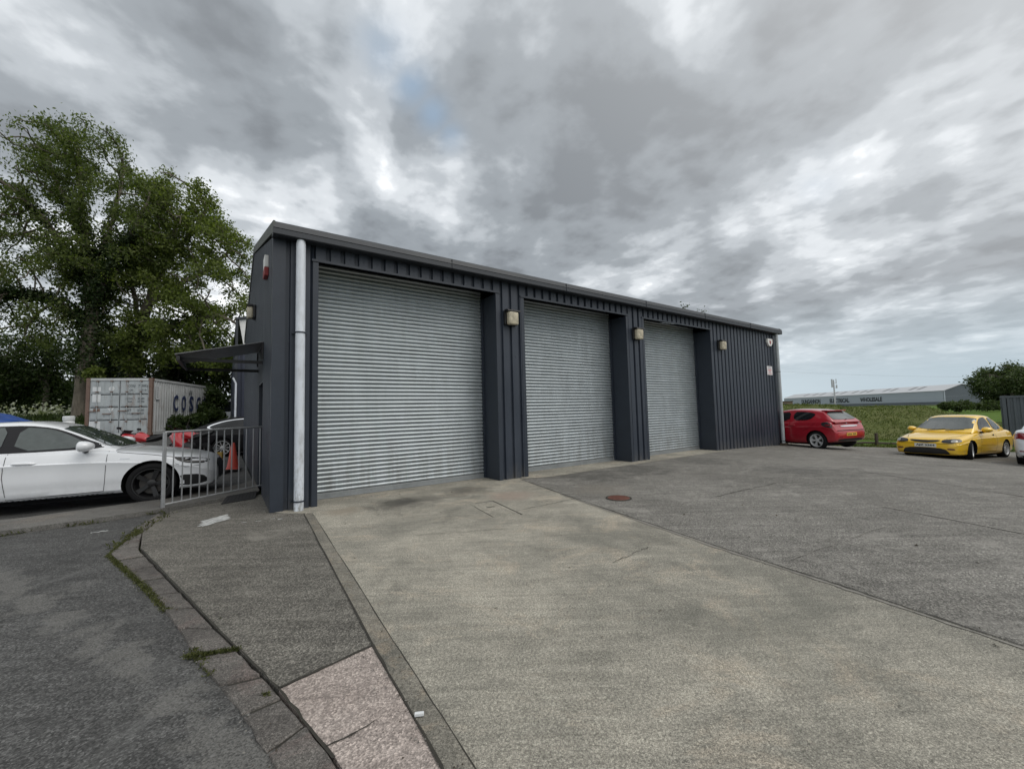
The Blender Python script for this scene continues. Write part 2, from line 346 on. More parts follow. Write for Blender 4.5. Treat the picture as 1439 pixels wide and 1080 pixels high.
class MB:
    def __init__(s): s.v = []; s.f = []; s.m = []; s.mats = []; s.cur = 0
    def use(s, m):
        if m not in s.mats: s.mats.append(m)
        s.cur = s.mats.index(m); return s
    def add(s, vs, fs):
        b = len(s.v); s.v += [tuple(p) for p in vs]; s.f += [tuple(b + i for i in f) for f in fs]; s.m += [s.cur] * len(fs); return s
    def quad(s, a, b, c, d): return s.add([a, b, c, d], [(0, 1, 2, 3)])
    def box(s, x0, x1, y0, y1, z0, z1, M=None):
        vs = [(x, y, z) for z in (z0, z1) for y in (y0, y1) for x in (x0, x1)]
        if M is not None: vs = [M @ Vector(p) for p in vs]
        return s.add(vs, [(0, 2, 3, 1), (4, 5, 7, 6), (0, 1, 5, 4), (2, 6, 7, 3), (0, 4, 6, 2), (1, 3, 7, 5)])
    def bbox(s, x0, x1, y0, y1, z0, z1, r=.01, M=None):
        """box with chamfered edges"""
        bm = bmesh.new(); bmesh.ops.create_cube(bm, size=1)
        for p in bm.verts:
            p.co = Vector((lerp(x0, x1, p.co.x + .5), lerp(y0, y1, p.co.y + .5), lerp(z0, z1, p.co.z + .5)))
        bmesh.ops.bevel(bm, geom=bm.edges[:], offset=r, segments=2, affect='EDGES', profile=.6)
        vs = [M @ p.co if M is not None else p.co.copy() for p in bm.verts]
        bm.verts.index_update(); fs = [[q.index for q in f.verts] for f in bm.faces]; bm.free()
        return s.add(vs, fs)
    def tube(s, pts, rad, n=8, cap=True):
        pts = [Vector(p) for p in pts]; rs = rad if hasattr(rad, '__len__') else [rad] * len(pts)
        vs = []; fs = []; side = None
        for i, p in enumerate(pts):
            t = (pts[min(i + 1, len(pts) - 1)] - pts[max(i - 1, 0)]).normalized()
            if side is None: side = t.orthogonal().normalized()
            side = (side - t * side.dot(t))
            side = side.normalized() if side.length > 1e-5 else t.orthogonal().normalized()
            up = t.cross(side)
            for k in range(n):
                a = 2 * math.pi * k / n; vs.append(p + (side * math.cos(a) + up * math.sin(a)) * rs[i])
        for i in range(len(pts) - 1):
            for k in range(n):
                a = i * n + k; b = i * n + (k + 1) % n; fs.append((a, b, b + n, a + n))
        if cap: fs.append(tuple(range(n))[::-1]); fs.append(tuple(range((len(pts) - 1) * n, len(pts) * n)))
        return s.add(vs, fs)
    def lathe(s, prof, n=24, M=None):
        """prof: (radius, z) about local z"""
        vs = []; fs = []
        for r, z in prof:
            for k in range(n):
                a = 2 * math.pi * k / n; p = Vector((r * math.cos(a), r * math.sin(a), z)); vs.append(M @ p if M is not None else p)
        for i in range(len(prof) - 1):
            for k in range(n):
                a = i * n + k; b = i * n + (k + 1) % n; fs.append((a, b, b + n, a + n))
        return s.add(vs, fs)
    def prism(s, poly, h0, h1, M=None):
        """polygon in local xy extruded along z"""
        n = len(poly); vs = [Vector((x, y, h0)) for x, y in poly] + [Vector((x, y, h1)) for x, y in poly]
        if M is not None: vs = [M @ p for p in vs]
        return s.add(vs, [tuple(range(n))[::-1], tuple(range(n, 2 * n))] + [(i, (i + 1) % n, n + (i + 1) % n, n + i) for i in range(n)])
    def extrude(s, prof, a0, a1, ax):
        """open profile [(p,q)] swept along axis; ax maps (p,q,a)->xyz"""
        n = len(prof); vs = [ax(p, q, a0) for p, q in prof] + [ax(p, q, a1) for p, q in prof]
        return s.add(vs, [(i, i + 1, n + i + 1, n + i) for i in range(n - 1)])
    def mesh(s, name):
        me = bpy.data.meshes.new(name); me.from_pydata(s.v, [], s.f)
        for m in s.mats: me.materials.append(MT[m])
        me.polygons.foreach_set('material_index', s.m); me.update(); return me
    def build(s, name, parent=None, smooth=False, ang=35, loc=None, fixn=True):
        me = s.mesh(name)
        if fixn:
            bm = bmesh.new(); bm.from_mesh(me); bmesh.ops.recalc_face_normals(bm, faces=bm.faces[:]); bm.to_mesh(me); bm.free()
        return finish(bpy.data.objects.new(name, me), parent, loc, smooth, ang)

def text_mesh(name, body, size, mat, M, parent=None, depth=.004, bold=.0, sx=1.0, spacing=1.0, width=None, height=None):
    """lettering lying in local xy of M, baseline centred on its origin"""
    cu = bpy.data.curves.new('lettering_curve', 'FONT'); cu.body = body; cu.size = size; cu.extrude = depth; cu.offset = bold
    cu.align_x = 'CENTER'; cu.align_y = 'CENTER'; cu.space_character = spacing; cu.resolution_u = 2
    t = bpy.data.objects.new('tmp', cu); COL.objects.link(t)
    dg = bpy.context.evaluated_depsgraph_get(); me = bpy.data.meshes.new_from_object(t.evaluated_get(dg))
    bpy.data.objects.remove(t); bpy.data.curves.remove(cu)
    xs = [v.co.x for v in me.vertices]; ys = [v.co.y for v in me.vertices]
    cx, cy = (min(xs) + max(xs)) / 2, (min(ys) + max(ys)) / 2
    kx = width / (max(xs) - min(xs)) if width else sx
    ky = height / (max(ys) - min(ys)) if height else 1.0
    for v in me.vertices: v.co = M @ Vector(((v.co.x - cx) * kx, (v.co.y - cy) * ky, v.co.z))
    me.materials.clear(); me.materials.append(MT[mat]); me.name = name
    return finish(bpy.data.objects.new(name, me), parent)

def frame(o, x, y, z):
    return Matrix(((x[0], y[0], z[0], o[0]), (x[1], y[1], z[1], o[1]), (x[2], y[2], z[2], o[2]), (0, 0, 0, 1)))

def sheet(name, poly, dz, m, step=1.0, kind='structure', thick=0.0, rough_edge=0.0):
    """ground sheet: polygon in world xy draped on the terrain, finely meshed"""
    pts = [Vector(p) for p in poly]; out = []
    for i, p in enumerate(pts):
        q = pts[(i + 1) % len(pts)]; n = max(1, int((q - p).length / step))
        for k in range(n):
            c = p.lerp(q, k / n)
            if rough_edge: c += Vector((noise.noise((c.x * 3, c.y * 3, 1)), noise.noise((c.x * 3, c.y * 3, 9)))) * rough_edge
            out.append(c)
    xs = [p.x for p in pts]; ys = [p.y for p in pts]; inner = []
    if (max(xs) - min(xs)) > step and step < 50:
        x = min(xs) + step / 2
        while x < max(xs):
            y = min(ys) + step / 2
            while y < max(ys):
                inner.append(Vector((x + random.uniform(-.05, .05), y + random.uniform(-.05, .05)))); y += step
            x += step
    n = len(out)
    vs, es, fs, *_ = delaunay_2d_cdt(out + inner, [], [list(range(n))], 1, 1e-5)
    P = [(p.x, p.y, ground_h(p.x, p.y) + dz) for p in vs]; F = [tuple(f) for f in fs]
    me = bpy.data.meshes.new(name); me.from_pydata(P, [], F)
    bm = bmesh.new(); bm.from_mesh(me)
    bmesh.ops.recalc_face_normals(bm, faces=bm.faces[:])
    if sum(f.normal.z for f in bm.faces) < 0: bmesh.ops.reverse_faces(bm, faces=bm.faces[:])
    if thick:
        be = [e for e in bm.edges if e.is_boundary]
        r = bmesh.ops.extrude_edge_only(bm, edges=be)
        for q in r['geom']:
            if isinstance(q, bmesh.types.BMVert): q.co.z -= thick
    bm.to_mesh(me); bm.free(); me.materials.append(MT[m]); me.shade_smooth(); me.set_sharp_from_angle(angle=R(40))
    o = finish(bpy.data.objects.new(name, me)); o['kind'] = kind; return o

def strip(mb, pts, w, dz, jitter=0.0):
    """flat thin ribbon along world xy points (cracks, joints)"""
    pts = [Vector(p) for p in pts]; vs = []
    for i, p in enumerate(pts):
        t = (pts[min(i + 1, len(pts) - 1)] - pts[max(i - 1, 0)]).normalized(); nrm = Vector((-t.y, t.x))
        ww = w * (1 + random.uniform(-jitter, jitter))
        for sgn in (-1, 1):
            q = p + nrm * sgn * ww / 2; vs.append((q.x, q.y, ground_h(q.x, q.y) + dz))
    mb.add(vs, [(2 * i, 2 * i + 2, 2 * i + 3, 2 * i + 1) for i in range(len(pts) - 1)])
def wobble(a, b, n, amp):
    a, b = Vector(a), Vector(b); t = (b - a); nn = Vector((-t.y, t.x)).normalized()
    return [a + t * (i / n) + nn * (random.uniform(-amp, amp) if 0 < i < n else 0) for i in range(n + 1)]

def leaf_mesh(name, P, size, mat, parent=None, droop=.3, asp=.5, normal=None, flat=0.0):
    """cloud of bent leaves (two quads each) at points P"""
    P = np.asarray(P, float); n = len(P)
    d = rng.normal(size=(n, 3)); d[:, 2] = d[:, 2] * (1 - flat) - droop; d /= np.linalg.norm(d, axis=1)[:, None]
    w = rng.normal(size=(n, 3)); w -= d * (w * d).sum(1)[:, None]; w /= np.linalg.norm(w, axis=1)[:, None]
    nr = np.cross(d, w); L = size * rng.uniform(.6, 1.35, n)[:, None]
    a = P; mid = P + d * L * .5 + nr * L * .10; tip = P + d * L
    hw = w * L * asp * .5
    vs = np.stack([a, mid - hw, tip, mid + hw], 1).reshape(-1, 3)
    f = np.arange(4 * n).reshape(-1, 4)
    me = bpy.data.meshes.new(name); me.vertices.add(4 * n); me.vertices.foreach_set('co', vs.ravel())
    me.loops.add(4 * n); me.loops.foreach_set('vertex_index', f.ravel())
    me.polygons.add(n); me.polygons.foreach_set('loop_start', np.arange(0, 4 * n, 4)); me.polygons.foreach_set('loop_total', np.full(n, 4))
    me.update(calc_edges=True); me.validate(); me.materials.append(MT[mat])
    return finish(bpy.data.objects.new(name, me), parent)

def blob_points(n, c, rad, shell=.55, lumps=7, seed=0):
    """points gathered in lumps in an ellipsoid"""
    g = np.random.default_rng(seed); c = np.array(c); rad = np.array(rad)
    cs = g.normal(size=(lumps, 3)); cs /= np.linalg.norm(cs, axis=1)[:, None]; cs *= g.uniform(.25, .8, (lumps, 1))
    k = g.integers(0, lumps, n); d = g.normal(size=(n, 3)); d /= np.linalg.norm(d, axis=1)[:, None]
    r = g.uniform(shell, 1.0, (n, 1)) ** .6
    p = cs[k] + d * r * g.uniform(.28, .55, lumps)[k][:, None]
    return c + p * rad

# ------------------------------------------------------------------ camera, sky, sun
cam = bpy.data.objects.new('camera', bpy.data.cameras.new('camera')); COL.objects.link(cam)
cam.data.sensor_width = 36; cam.data.lens = 575 / 1439 * 36; cam.data.clip_end = 6000; cam.data.clip_start = .05
_M = np.array([[0.9996757319, 0.0254643081, 0.0], [0.0016892331, -0.0663157787, 0.9977972560], [-0.0254082167, 0.9974737022, 0.0663372898]])
cam.matrix_world = Matrix([[_M[i][0], _M[i][1], -_M[i][2], (0, 0, H)[i]] for i in range(3)] + [[0, 0, 0, 1]])
S.camera = cam
SUN_AZ, SUN_EL = R(114), R(50)                     # azimuth from +Y towards +X
sun = bpy.data.objects.new('sun', bpy.data.lights.new('sun', 'SUN')); COL.objects.link(sun)
sun.data.energy = .85; sun.data.angle = R(42); sun.data.color = (1, .95, .87)
sd = Vector((math.sin(SUN_AZ) * math.cos(SUN_EL), math.cos(SUN_AZ) * math.cos(SUN_EL), math.sin(SUN_EL)))
sun.rotation_euler = sd.to_track_quat('Z', 'Y').to_euler(); sun.location = sd * 50

def make_sky():
    w = bpy.data.worlds.new('World'); S.world = w; w.use_nodes = True
    nt = NT(w.node_tree); bg = w.node_tree.nodes['Background']; bg.inputs[1].default_value = .1
    sky = nt.new('ShaderNodeTexSky'); sky.sky_type = 'NISHITA'; sky.sun_disc = False
    sky.sun_elevation = SUN_EL; sky.sun_rotation = SUN_AZ; sky.air_density = 1.2; sky.dust_density = 2.0
    d = nt.new('ShaderNodeTexCoord').outputs['Generated']
    nrm = nt.new('ShaderNodeVectorMath', operation='NORMALIZE'); nt.link(d, nrm.inputs[0]); d = nrm.outputs[0]
    sep = nt.new('ShaderNodeSeparateXYZ'); nt.link(d, sep.inputs[0]); x, y, z = sep.outputs
    zc = nt.math('MAXIMUM', z, 0.0)
    k = nt.math('DIVIDE', 1.0, nt.math('ADD', zc, .16))
    cmb = nt.new('ShaderNodeCombineXYZ'); nt.link(nt.math('MULTIPLY', x, k), cmb.inputs[0]); nt.link(nt.math('MULTIPLY', y, k), cmb.inputs[1])
    p = cmb.outputs[0]
    def dirblob(ax, el, s):                         # soft spot round a compass direction
        v = (math.sin(R(ax)) * math.cos(R(el)), math.cos(R(ax)) * math.cos(R(el)), math.sin(R(el)))
        dot = nt.new('ShaderNodeVectorMath', operation='DOT_PRODUCT'); nt.link(d, dot.inputs[0]); dot.inputs[1].default_value = v
        return nt.math('EXPONENT', nt.math('DIVIDE', nt.math('SUBTRACT', dot.outputs['Value'], 1.0), R(s) ** 2))
    # cloud cells: one warped field for the deck, one for its thickness
    def deck(vec, fine=True):
        pm = nt.mapping(vec, rot=(0, 0, R(-22)), loc=SKY_LOC)
        n1 = nt.noise(nt.mapping(pm, scale=(1.0, .85, 1)), 1.35, 5, .48, .25)
        n2 = nt.noise(nt.mapping(pm, loc=(4.2, 1.3, 0), scale=(1, .9, 1)), 3.3, 6, .52, .2)
        n3 = nt.noise(nt.mapping(pm, loc=(9, 2, 0)), 8.5, 4, .5, .2)
        return nt.math('ADD', nt.math('MULTIPLY', n1, .40), nt.math('ADD', nt.math('MULTIPLY', n2, .43), nt.math('MULTIPLY', n3, .17))), n2
    t, n2 = deck(p)
    up = nt.new('ShaderNodeVectorMath', operation='SCALE'); nt.link(p, up.inputs[0]); up.inputs['Scale'].default_value = .925
    t_up, _ = deck(up.outputs[0])                   # thickness a little nearer the zenith: lumps catch light on that side
    lump = nt.math('SUBTRACT', t, t_up)
    t = nt.math('ADD', t, nt.math('MULTIPLY', lump, -.55))
    for ax, el, s, a in SKY_BLOBS:
        t = nt.math('ADD', t, nt.math('MULTIPLY', dirblob(ax, el, s), a))
    t = nt.math('MULTIPLY_ADD', nt.math('SUBTRACT', t, .505), 1.38, .515)
    # thin cloud glows, thick cloud is grey
    thick = nt.ramp(t, SKY_RAMP, 'EASE')
    col = nt.mix(1.0, thick, (1.0, 1.0, 1.0), 'MULTIPLY')
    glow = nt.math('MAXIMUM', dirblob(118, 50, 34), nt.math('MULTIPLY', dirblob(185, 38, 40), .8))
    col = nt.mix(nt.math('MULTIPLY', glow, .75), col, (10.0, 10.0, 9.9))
    # gaps of blue
    gap = nt.math('MULTIPLY', nt.ramp(t, [(.20, 1), (.27, 0)]), .85, clamp=True)
    for ax, el, s, a in SKY_GAPS:
        gap = nt.math('MAXIMUM', gap, nt.math('MULTIPLY', nt.math('MULTIPLY', dirblob(ax, el, s), a), nt.ramp(n2, [(.36, .25), (.55, 1)])))
    blue = nt.mix(.8, sky.outputs[0], (2.6, 3.4, 4.3))
    col = nt.mix(nt.math('MINIMUM', gap, 1.0), col, blue)
    # low band: pale air under the deck
    haze = nt.ramp(z, [(0.0, 1), (.05, .97), (.12, .45), (.21, 0)])
    side = nt.ramp(nt.math('MULTIPLY_ADD', x, .5, .5), [(.12, (6.6, 7.1, 7.4)), (.6, (5.2, 5.9, 6.3)), (.9, (3.5, 4.2, 4.65))])
    col = nt.mix(haze, col, side)
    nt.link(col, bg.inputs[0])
SKY_LOC = (0.4, 2.1, 0)
SKY_RAMP = [(.385, (7.8, 8.0, 8.2)), (.44, (5.2, 5.5, 5.8)), (.495, (3.5, 3.8, 4.1)), (.56, (2.15, 2.40, 2.66)), (.65, (1.35, 1.52, 1.72))]
SKY_BLOBS = [(8, 30, 9, .045), (24, 31, 8, .05), (28, 42, 5, -.09), (20, 41, 4, -.06), (-7, 39, 6, .015), (-6, 26, 5, .01), (-40, 34, 12, .03), (47, 20, 9, .02), (-38, 12, 8, -.08), (32, 21.5, 5, .055), (-18, 30, 4, .03), (14, 33, 10, .02), (26, 40, 4, -.04)]
SKY_GAPS = [(-17, 42, 1.8, .75), (-13.5, 39.5, 1.5, .85), (-10.5, 37, 1.3, .85), (-8, 34.8, 1.1, .7), (38, 24, 1.6, .25)]
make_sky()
S.view_settings.view_transform = 'Standard'; S.view_settings.look = 'None'
S.view_settings.exposure = 0.48; S.view_settings.gamma = 1.0

# ------------------------------------------------------------------ ground
def make_ground():
    xs = sorted(set([-3000, -1200, -500, -250, -150, -100, -80, -65, 3000, 1200, 500, 320, 250, 200, 150, 110, 80, 65] + [i * 1.5 for i in range(-36, 37)]))
    ys = sorted(set([-800, -200, -60, -30, 90, 120, 160, 200, 260, 350, 600, 1200, 3500] + [i * 1.5 for i in range(-12, 50)]))
    vs = [(x, y, ground_h(x, y) - .09) for y in ys for x in xs]; n = len(xs)
    fs = [(j * n + i, j * n + i + 1, (j + 1) * n + i + 1, (j + 1) * n + i) for j in range(len(ys) - 1) for i in range(n - 1)]
    mb = MB().use('grass'); mb.add(vs, fs); tag(mb.build('ground', smooth=True, fixn=False), kind='structure')
make_ground()
W = lambda u, v: tuple(uv(u, v))[:2]
AL = [(-3.1, 6.11), (-.9, 2.63), (-.32, 1.74), (.55, .37), (1.9, -1.75), (3.2, -3.8)]            # strip, left edge
AR = [(-3.0, 6.16), (-.78, 2.66), (-.19, 1.74), (.68, .37), (2.03, -1.75), (3.33, -3.8)]         # strip, right edge
YD = [(.13, 8.7), (.81, 7.07), (2.02, 4.32), (2.5, 3.36), (2.86, 2.55), (4.2, -.5), (5.6, -3.8)]  # apron / yard joint
sheet('concrete_apron', [W(.0, .62), W(.0, 0)] + AR + YD[::-1] + [W(4.62, -.18), W(4.62, .62)], .0, 'concrete', .5, thick=.06)
sheet('edging_strip', AL + AR[::-1], .004, 'concrete_edge', 2.0, thick=.05)
sheet('threshold_strip', [W(4.628, .62), W(4.628, -.18), W(5.2, -.36), W(8.7, -.33), (W(12.7, -.30)), W(12.7, .62)], .003, 'concrete', .5, rough_edge=.05)
YB = [(14.43, 17.41), (15.86, 17.13), (19, 16.4), (30, 14.2)]
sheet('yard', [p for p in YD[::-1]] + [W(4.628, -.18), W(4.628, .55), W(17.4, .55)] + [(10.9, 17.2), (13.2, 17.7)] + YB + [(34, 0), (22, -6), (7, -6)], -.004, 'tarmac_yard', .8, thick=.06)
sheet('pale_slab', [W(17.42, .56), (10.88, 17.22), (13.15, 17.75), (11.6, 24), (6.2, 22), W(17.45, 8)], -.004, 'slab_light', 1.2)
PL = [(-4.2, 4.68), (-2.14, 2.96), (-1.27, 2.25), (-.78, 1.81), (.1, .85), (1.3, -.7), (2.2, -2)]   # path / stone edge
PK = [(-5.40, 6.52), (-4.80, 7.70)]
sheet('side_path', [AL[0]] + [W(.05, .0), W(0.02, 1.9)] + PK[::-1] + [(-5.25, 6.2), (-4.78, 5.35)] + PL[:3] + [(-.93, 2.65)][:0] + [AL[1]], -.0, 'tarmac_path', .5, thick=.05)
sheet('aggregate_slab', [(-1.262, 2.243), (-.905, 2.622), AL[2], (.55, .37), (1.3, -.7), (.1, .85), (-.78, 1.81)], .001, 'granite', .4, thick=.05)
KL = [(-5.55, 6.42), (-5.02, 5.45), (-4.42, 4.45), (-3.3, 3.62), (-2.42, 2.93), (-1.98, 2.53), (-1.44, 2.1), (-1.1, 1.8), (-.9, 1.6), (-.1, .7), (1.1, -.8), (2.0, -2.1)]
sheet('road', [(-5.50, 6.46)] + [(x + .075, y + .05) for x, y in KL[1:]] + [(-4, -6), (-16, -6), (-16, -2.5), (-10, 2.4), (-7.4, 4.7), (-6.64, 5.37), (-5.94, 5.99)], -.012, 'tarmac_road', .6)
PF = [(-5.50, 6.50), (-5.94, 5.99), (-6.64, 5.37), (-7.4, 4.7), (-10, 2.4), (-16, -2.5)]
PB = [(-17, -.9), (-11, 3.4), (-8.4, 5.5), (-7.25, 6.08), (-6.14, 7.30), (-5.75, 8.7), (-6.0, 10.4)]
sheet('pavement', PF[::-1] + [PK[1], W(-.012, 2.0), W(-.012, 4.6)] + PB[::-1], .055, 'concrete_pave', .6, thick=.12)
sheet('car_park', PB + [W(-.03, 4.6), W(-.03, 11), W(.2, 15), (-14, 27), (-24, 24), (-26, 8), (-20, -2)], .0, 'tarmac_park', 1.2)

# kerb stones: one row of worn setts
def kerb_stones():
    mb = MB().use('stone')
    A = [Vector(p) for p in [(-5.50, 6.42), (-5.0, 5.46), (-4.38, 4.52), (-3.28, 3.68), (-2.40, 2.97), (-1.96, 2.57), (-1.42, 2.14), (-1.08, 1.84), (-.86, 1.62), (-.06, .72), (1.12, -.8), (2.02, -2.1)]]
    B = [Vector(p) for p in [(-5.27, 6.25), (-4.80, 5.36), (-4.21, 4.66), (-3.12, 3.76), (-2.15, 2.95), (-1.72, 2.6), (-1.28, 2.24), (-1.0, 1.99), (-.79, 1.80), (.09, .84), (1.29, -.71), (2.19, -2.01)]]
    def at(P, s):
        i = min(int(s), len(P) - 2); return P[i].lerp(P[i + 1], s - i)
    s = 0.0; rr = random.Random(4)
    while s < len(A) - 1.05:
        L = (at(A, min(s + .1, 10.9)) - at(A, s)).length / .1
        ds = rr.choice((.40, .46, .55, .34)) / max(L, .3)
        e = min(s + ds, len(A) - 1.01); n = 3; g = .014 / max(L, .3)
        top = .002 + rr.uniform(-.006, .006); tilt = rr.uniform(-.006, .006)
        ring = [at(A, lerp(s + g, e - g, k / n)) for k in range(n + 1)] + [at(B, lerp(e - g, s + g, k / n)) for k in range(n + 1)]
        c = sum(ring, Vector((0, 0))) / len(ring); N = len(ring); rows = []
        for ins, z in ((0, -.08), (0, top - .008), (.010, top), (.5, top + tilt)):
            row = []
            for q in ring:
                p = q.lerp(c, ins if ins > .1 else min(.3, ins / max(.05, (q - c).length)))
                p = p + Vector((rr.uniform(-.006, .006), rr.uniform(-.006, .006)))
                row.append((p.x, p.y, z + (rr.uniform(-.004, .003) if z > 0 else 0)))
            rows.append(row)
        vs = sum(rows, []); fs = [(r * N + i, r * N + (i + 1) % N, (r + 1) * N + (i + 1) % N, (r + 1) * N + i) for r in range(3) for i in range(N)]
        fs.append(tuple(range(3 * N, 4 * N))); mb.add(vs, fs); s = e
    tag(mb.build('stone_kerb', smooth=True, ang=50), kind='structure')
    sheet('kerb_bed', [tuple(p + Vector((.03, .02))) for p in A] + [tuple(p) for p in B[::-1]], -.010, 'joint', .5)
kerb_stones()

# moss and weeds along the joints
def along(pts, n, w, g):
    P = [Vector(p) for p in pts]; seg = [(P[i + 1] - P[i]).length for i in range(len(P) - 1)]; tot = sum(seg); out = []
    for _ in range(n):
        t = g.random() * tot; i = 0
        while i < len(seg) - 1 and t > seg[i]: t -= seg[i]; i += 1
        q = P[i].lerp(P[i + 1], t / seg[i]); q = q + Vector((g.gauss(0, w), g.gauss(0, w)))
        if noise.noise((q.x * 2.2, q.y * 2.2, 5)) > -.12: out.append((q.x, q.y, -.010 + abs(g.gauss(0, .005))))
    return out
g_ = random.Random(5)
tag(leaf_mesh('moss', along([(x + .055, y + .035) for x, y in KL[1:10]], 15000, .013, g_) + [(x, y, z + .012) for x, y, z in along([(-2.3, 2.95), (-2.12, 3.0)], 900, .010, g_) + along([(-2.0, 2.55), (-1.72, 2.62)], 900, .010, g_) + along([(-4.9, 5.4), (-4.7, 5.2)], 500, .02, g_) + along([(-1.45, 2.1), (-1.3, 2.2)], 600, .010, g_)], .015, 'moss', droop=-.7, asp=.5), kind='stuff')
tag(leaf_mesh('kerb_weeds', along(PF[:4], 700, .03, g_) + along([(-5.3, 6.4), (-4.95, 5.5), (-4.5, 4.7)], 260, .05, g_), .05, 'moss', droop=-.9, asp=.25), kind='stuff')

def ground_marks():
    j = MB().use('joint')
    for P in (AL, PL[:3]): strip(j, sum([wobble(P[i], P[i + 1], 10, .004) for i in range(len(P) - 1)], []), .011, .0075, .5)
    strip(j, wobble((-1.27, 2.25), (-.9, 2.63), 10, .006), .018, .006, .4)
    strip(j, wobble((-1.27, 2.25), (-.78, 1.80), 8, .006), .012, .006, .6); strip(j, wobble((-.84, 1.86), (-.68, 2.0), 6, .012), .008, .006, .6)
    for i in range(len(YD) - 1): strip(j, wobble(YD[i], YD[i + 1], 10, .005), .016, .005, .5)
    strip(j, sum([wobble(AR[i], AR[i + 1], 10, .004) for i in range(len(AR) - 1)], []), .006, .0048, .6)
    tag(j.build('dark_joints', fixn=False), kind='structure')
    k = MB().use('joint_pale')
    off = [(x - .035, y - .012) for x, y in YD[1:]]
    for i in range(len(off) - 1): strip(k, wobble(off[i], off[i + 1], 14, .008), .028, .0045, .8)
    strip(k, wobble((7.4, 9.2), (7.68, 5.6), 14, .012), .030, .003, .7); strip(k, wobble((5.02, 5.75), (5.6, 3.6), 12, .012), .026, .003, .7)
    strip(k, wobble((2.45, 3.83), (4.25, 4.81), 18, .012), .007, .003, .9); strip(k, wobble((9.6, 10.6), (14.5, 8.9), 16, .02), .03, .003, .8)
    strip(k, wobble((8.4, 12.6), (12.8, 10.7), 16, .02), .04, .003, .8); strip(k, wobble((11.2, 14.0), (15.5, 11.4), 12, .02), .03, .003, .8)
    tag(k.build('pale_joints', fixn=False), kind='structure')
    c = MB().use('joint')
    strip(c, wobble((.02, 5.97), (1.0, 6.72), 24, .012), .009, .0045, .7); strip(c, wobble((1.0, 6.72), (1.5, 6.72), 8, .01), .008, .003, .7)
    strip(c, wobble((.9, 3.9), (1.35, 4.3), 12, .02), .006, .004, .8); strip(c, wobble((-1.2, 4.9), (-.1, 5.1), 14, .02), .005, .004, .8)
    strip(c, wobble((3.2, 6.6), (4.8, 7.6), 16, .02), .012, .003, .7); strip(c, wobble((5.9, 8.8), (9.2, 8.3), 16, .02), .014, .003, .7)
    tag(c.build('cracks', fixn=False), kind='structure')
    w = MB().use('white_mark')
    for k_ in range(7):
        t = k_ / 6; a = Vector((-4.2, 5.51)).lerp(Vector((-4.39, 5.81)), t); b = Vector((-4.08, 5.96)).lerp(Vector((-4.27, 6.22)), t)
        strip(w, wobble(a.lerp(b, random.uniform(0, .12)), b.lerp(a, random.uniform(0, .1)), 8, .008), .040, .0045, .5)
    for cx, cy in ((-5.47, 5.44), (-5.41, 5.49)):
        strip(w, wobble((cx - .05, cy - .02), (cx + .03, cy + .02), 5, .014), .035, -.008, .6)
    for cx, cy in ((-3.55, 5.75), (-3.42, 5.86), (-3.3, 5.84), (-3.72, 5.70)):
        strip(w, wobble((cx - .03, cy), (cx + .03, cy + .02), 3, .006), .018, .0045, .6)
    tag(w.build('paint_marks', fixn=False), kind='structure')
ground_marks()

# small loose things on the ground
def scraps():
    g = random.Random(12); P = []
    for _ in range(70):
        x = g.uniform(-2.6, 6); y = g.uniform(1.4, 8)
        P.append((x, y, .006))
    tag(leaf_mesh('leaf_litter', P, .030, 'bark', droop=0, asp=.5, flat=.9), kind='stuff')
    m = MB().use('decal_w'); Mx = Matrix.Translation((-.475, 2.02, .016)) @ Matrix.Rotation(R(8), 4, 'Z')
    m.bbox(-.022, .022, -.008, .008, -.008, .008, .004, Mx)
    tag(m.build('litter_scrap'), 'small white scrap of litter on the concrete edging strip', 'litter')
scraps()

def grit():
    g = random.Random(31); m = MB(); lines = [AL[:4], YD, [(x + .05, y + .03) for x, y in KL[1:10]], PF[:4], [(-3.6, 6.1), (-3.0, 6.0)], [tuple(W(.7, .2)), tuple(W(4.0, .3))], [tuple(W(4.9, -.1)), tuple(W(8.3, 0))]]
    for L in lines:
        P = [Vector(p) for p in L]
        for _ in range(170):
            i = g.randrange(len(P) - 1); q = P[i].lerp(P[i + 1], g.random()); q = q + Vector((g.gauss(0, .05), g.gauss(0, .05))); r = g.uniform(.002, .0065)
            m.use(g.choice(('joint_pale', 'stone', 'wood', 'joint_pale'))); c = Vector((q.x, q.y, ground_h(q.x, q.y) + .004 + r * .5))
            vs = [c + Vector((r * g.uniform(.6, 1.2) * x, r * g.uniform(.6, 1.2) * y, r * .8 * z)) for x, y, z in ((1, 0, 0), (0, 1, 0), (-1, 0, 0), (0, -1, 0), (0, 0, 1), (0, 0, -1))]
            m.add(vs, [(0, 1, 4), (1, 2, 4), (2, 3, 4), (3, 0, 4), (1, 0, 5), (2, 1, 5), (3, 2, 5), (0, 3, 5)])
    tag(m.build('grit', fixn=False), kind='stuff')
grit()

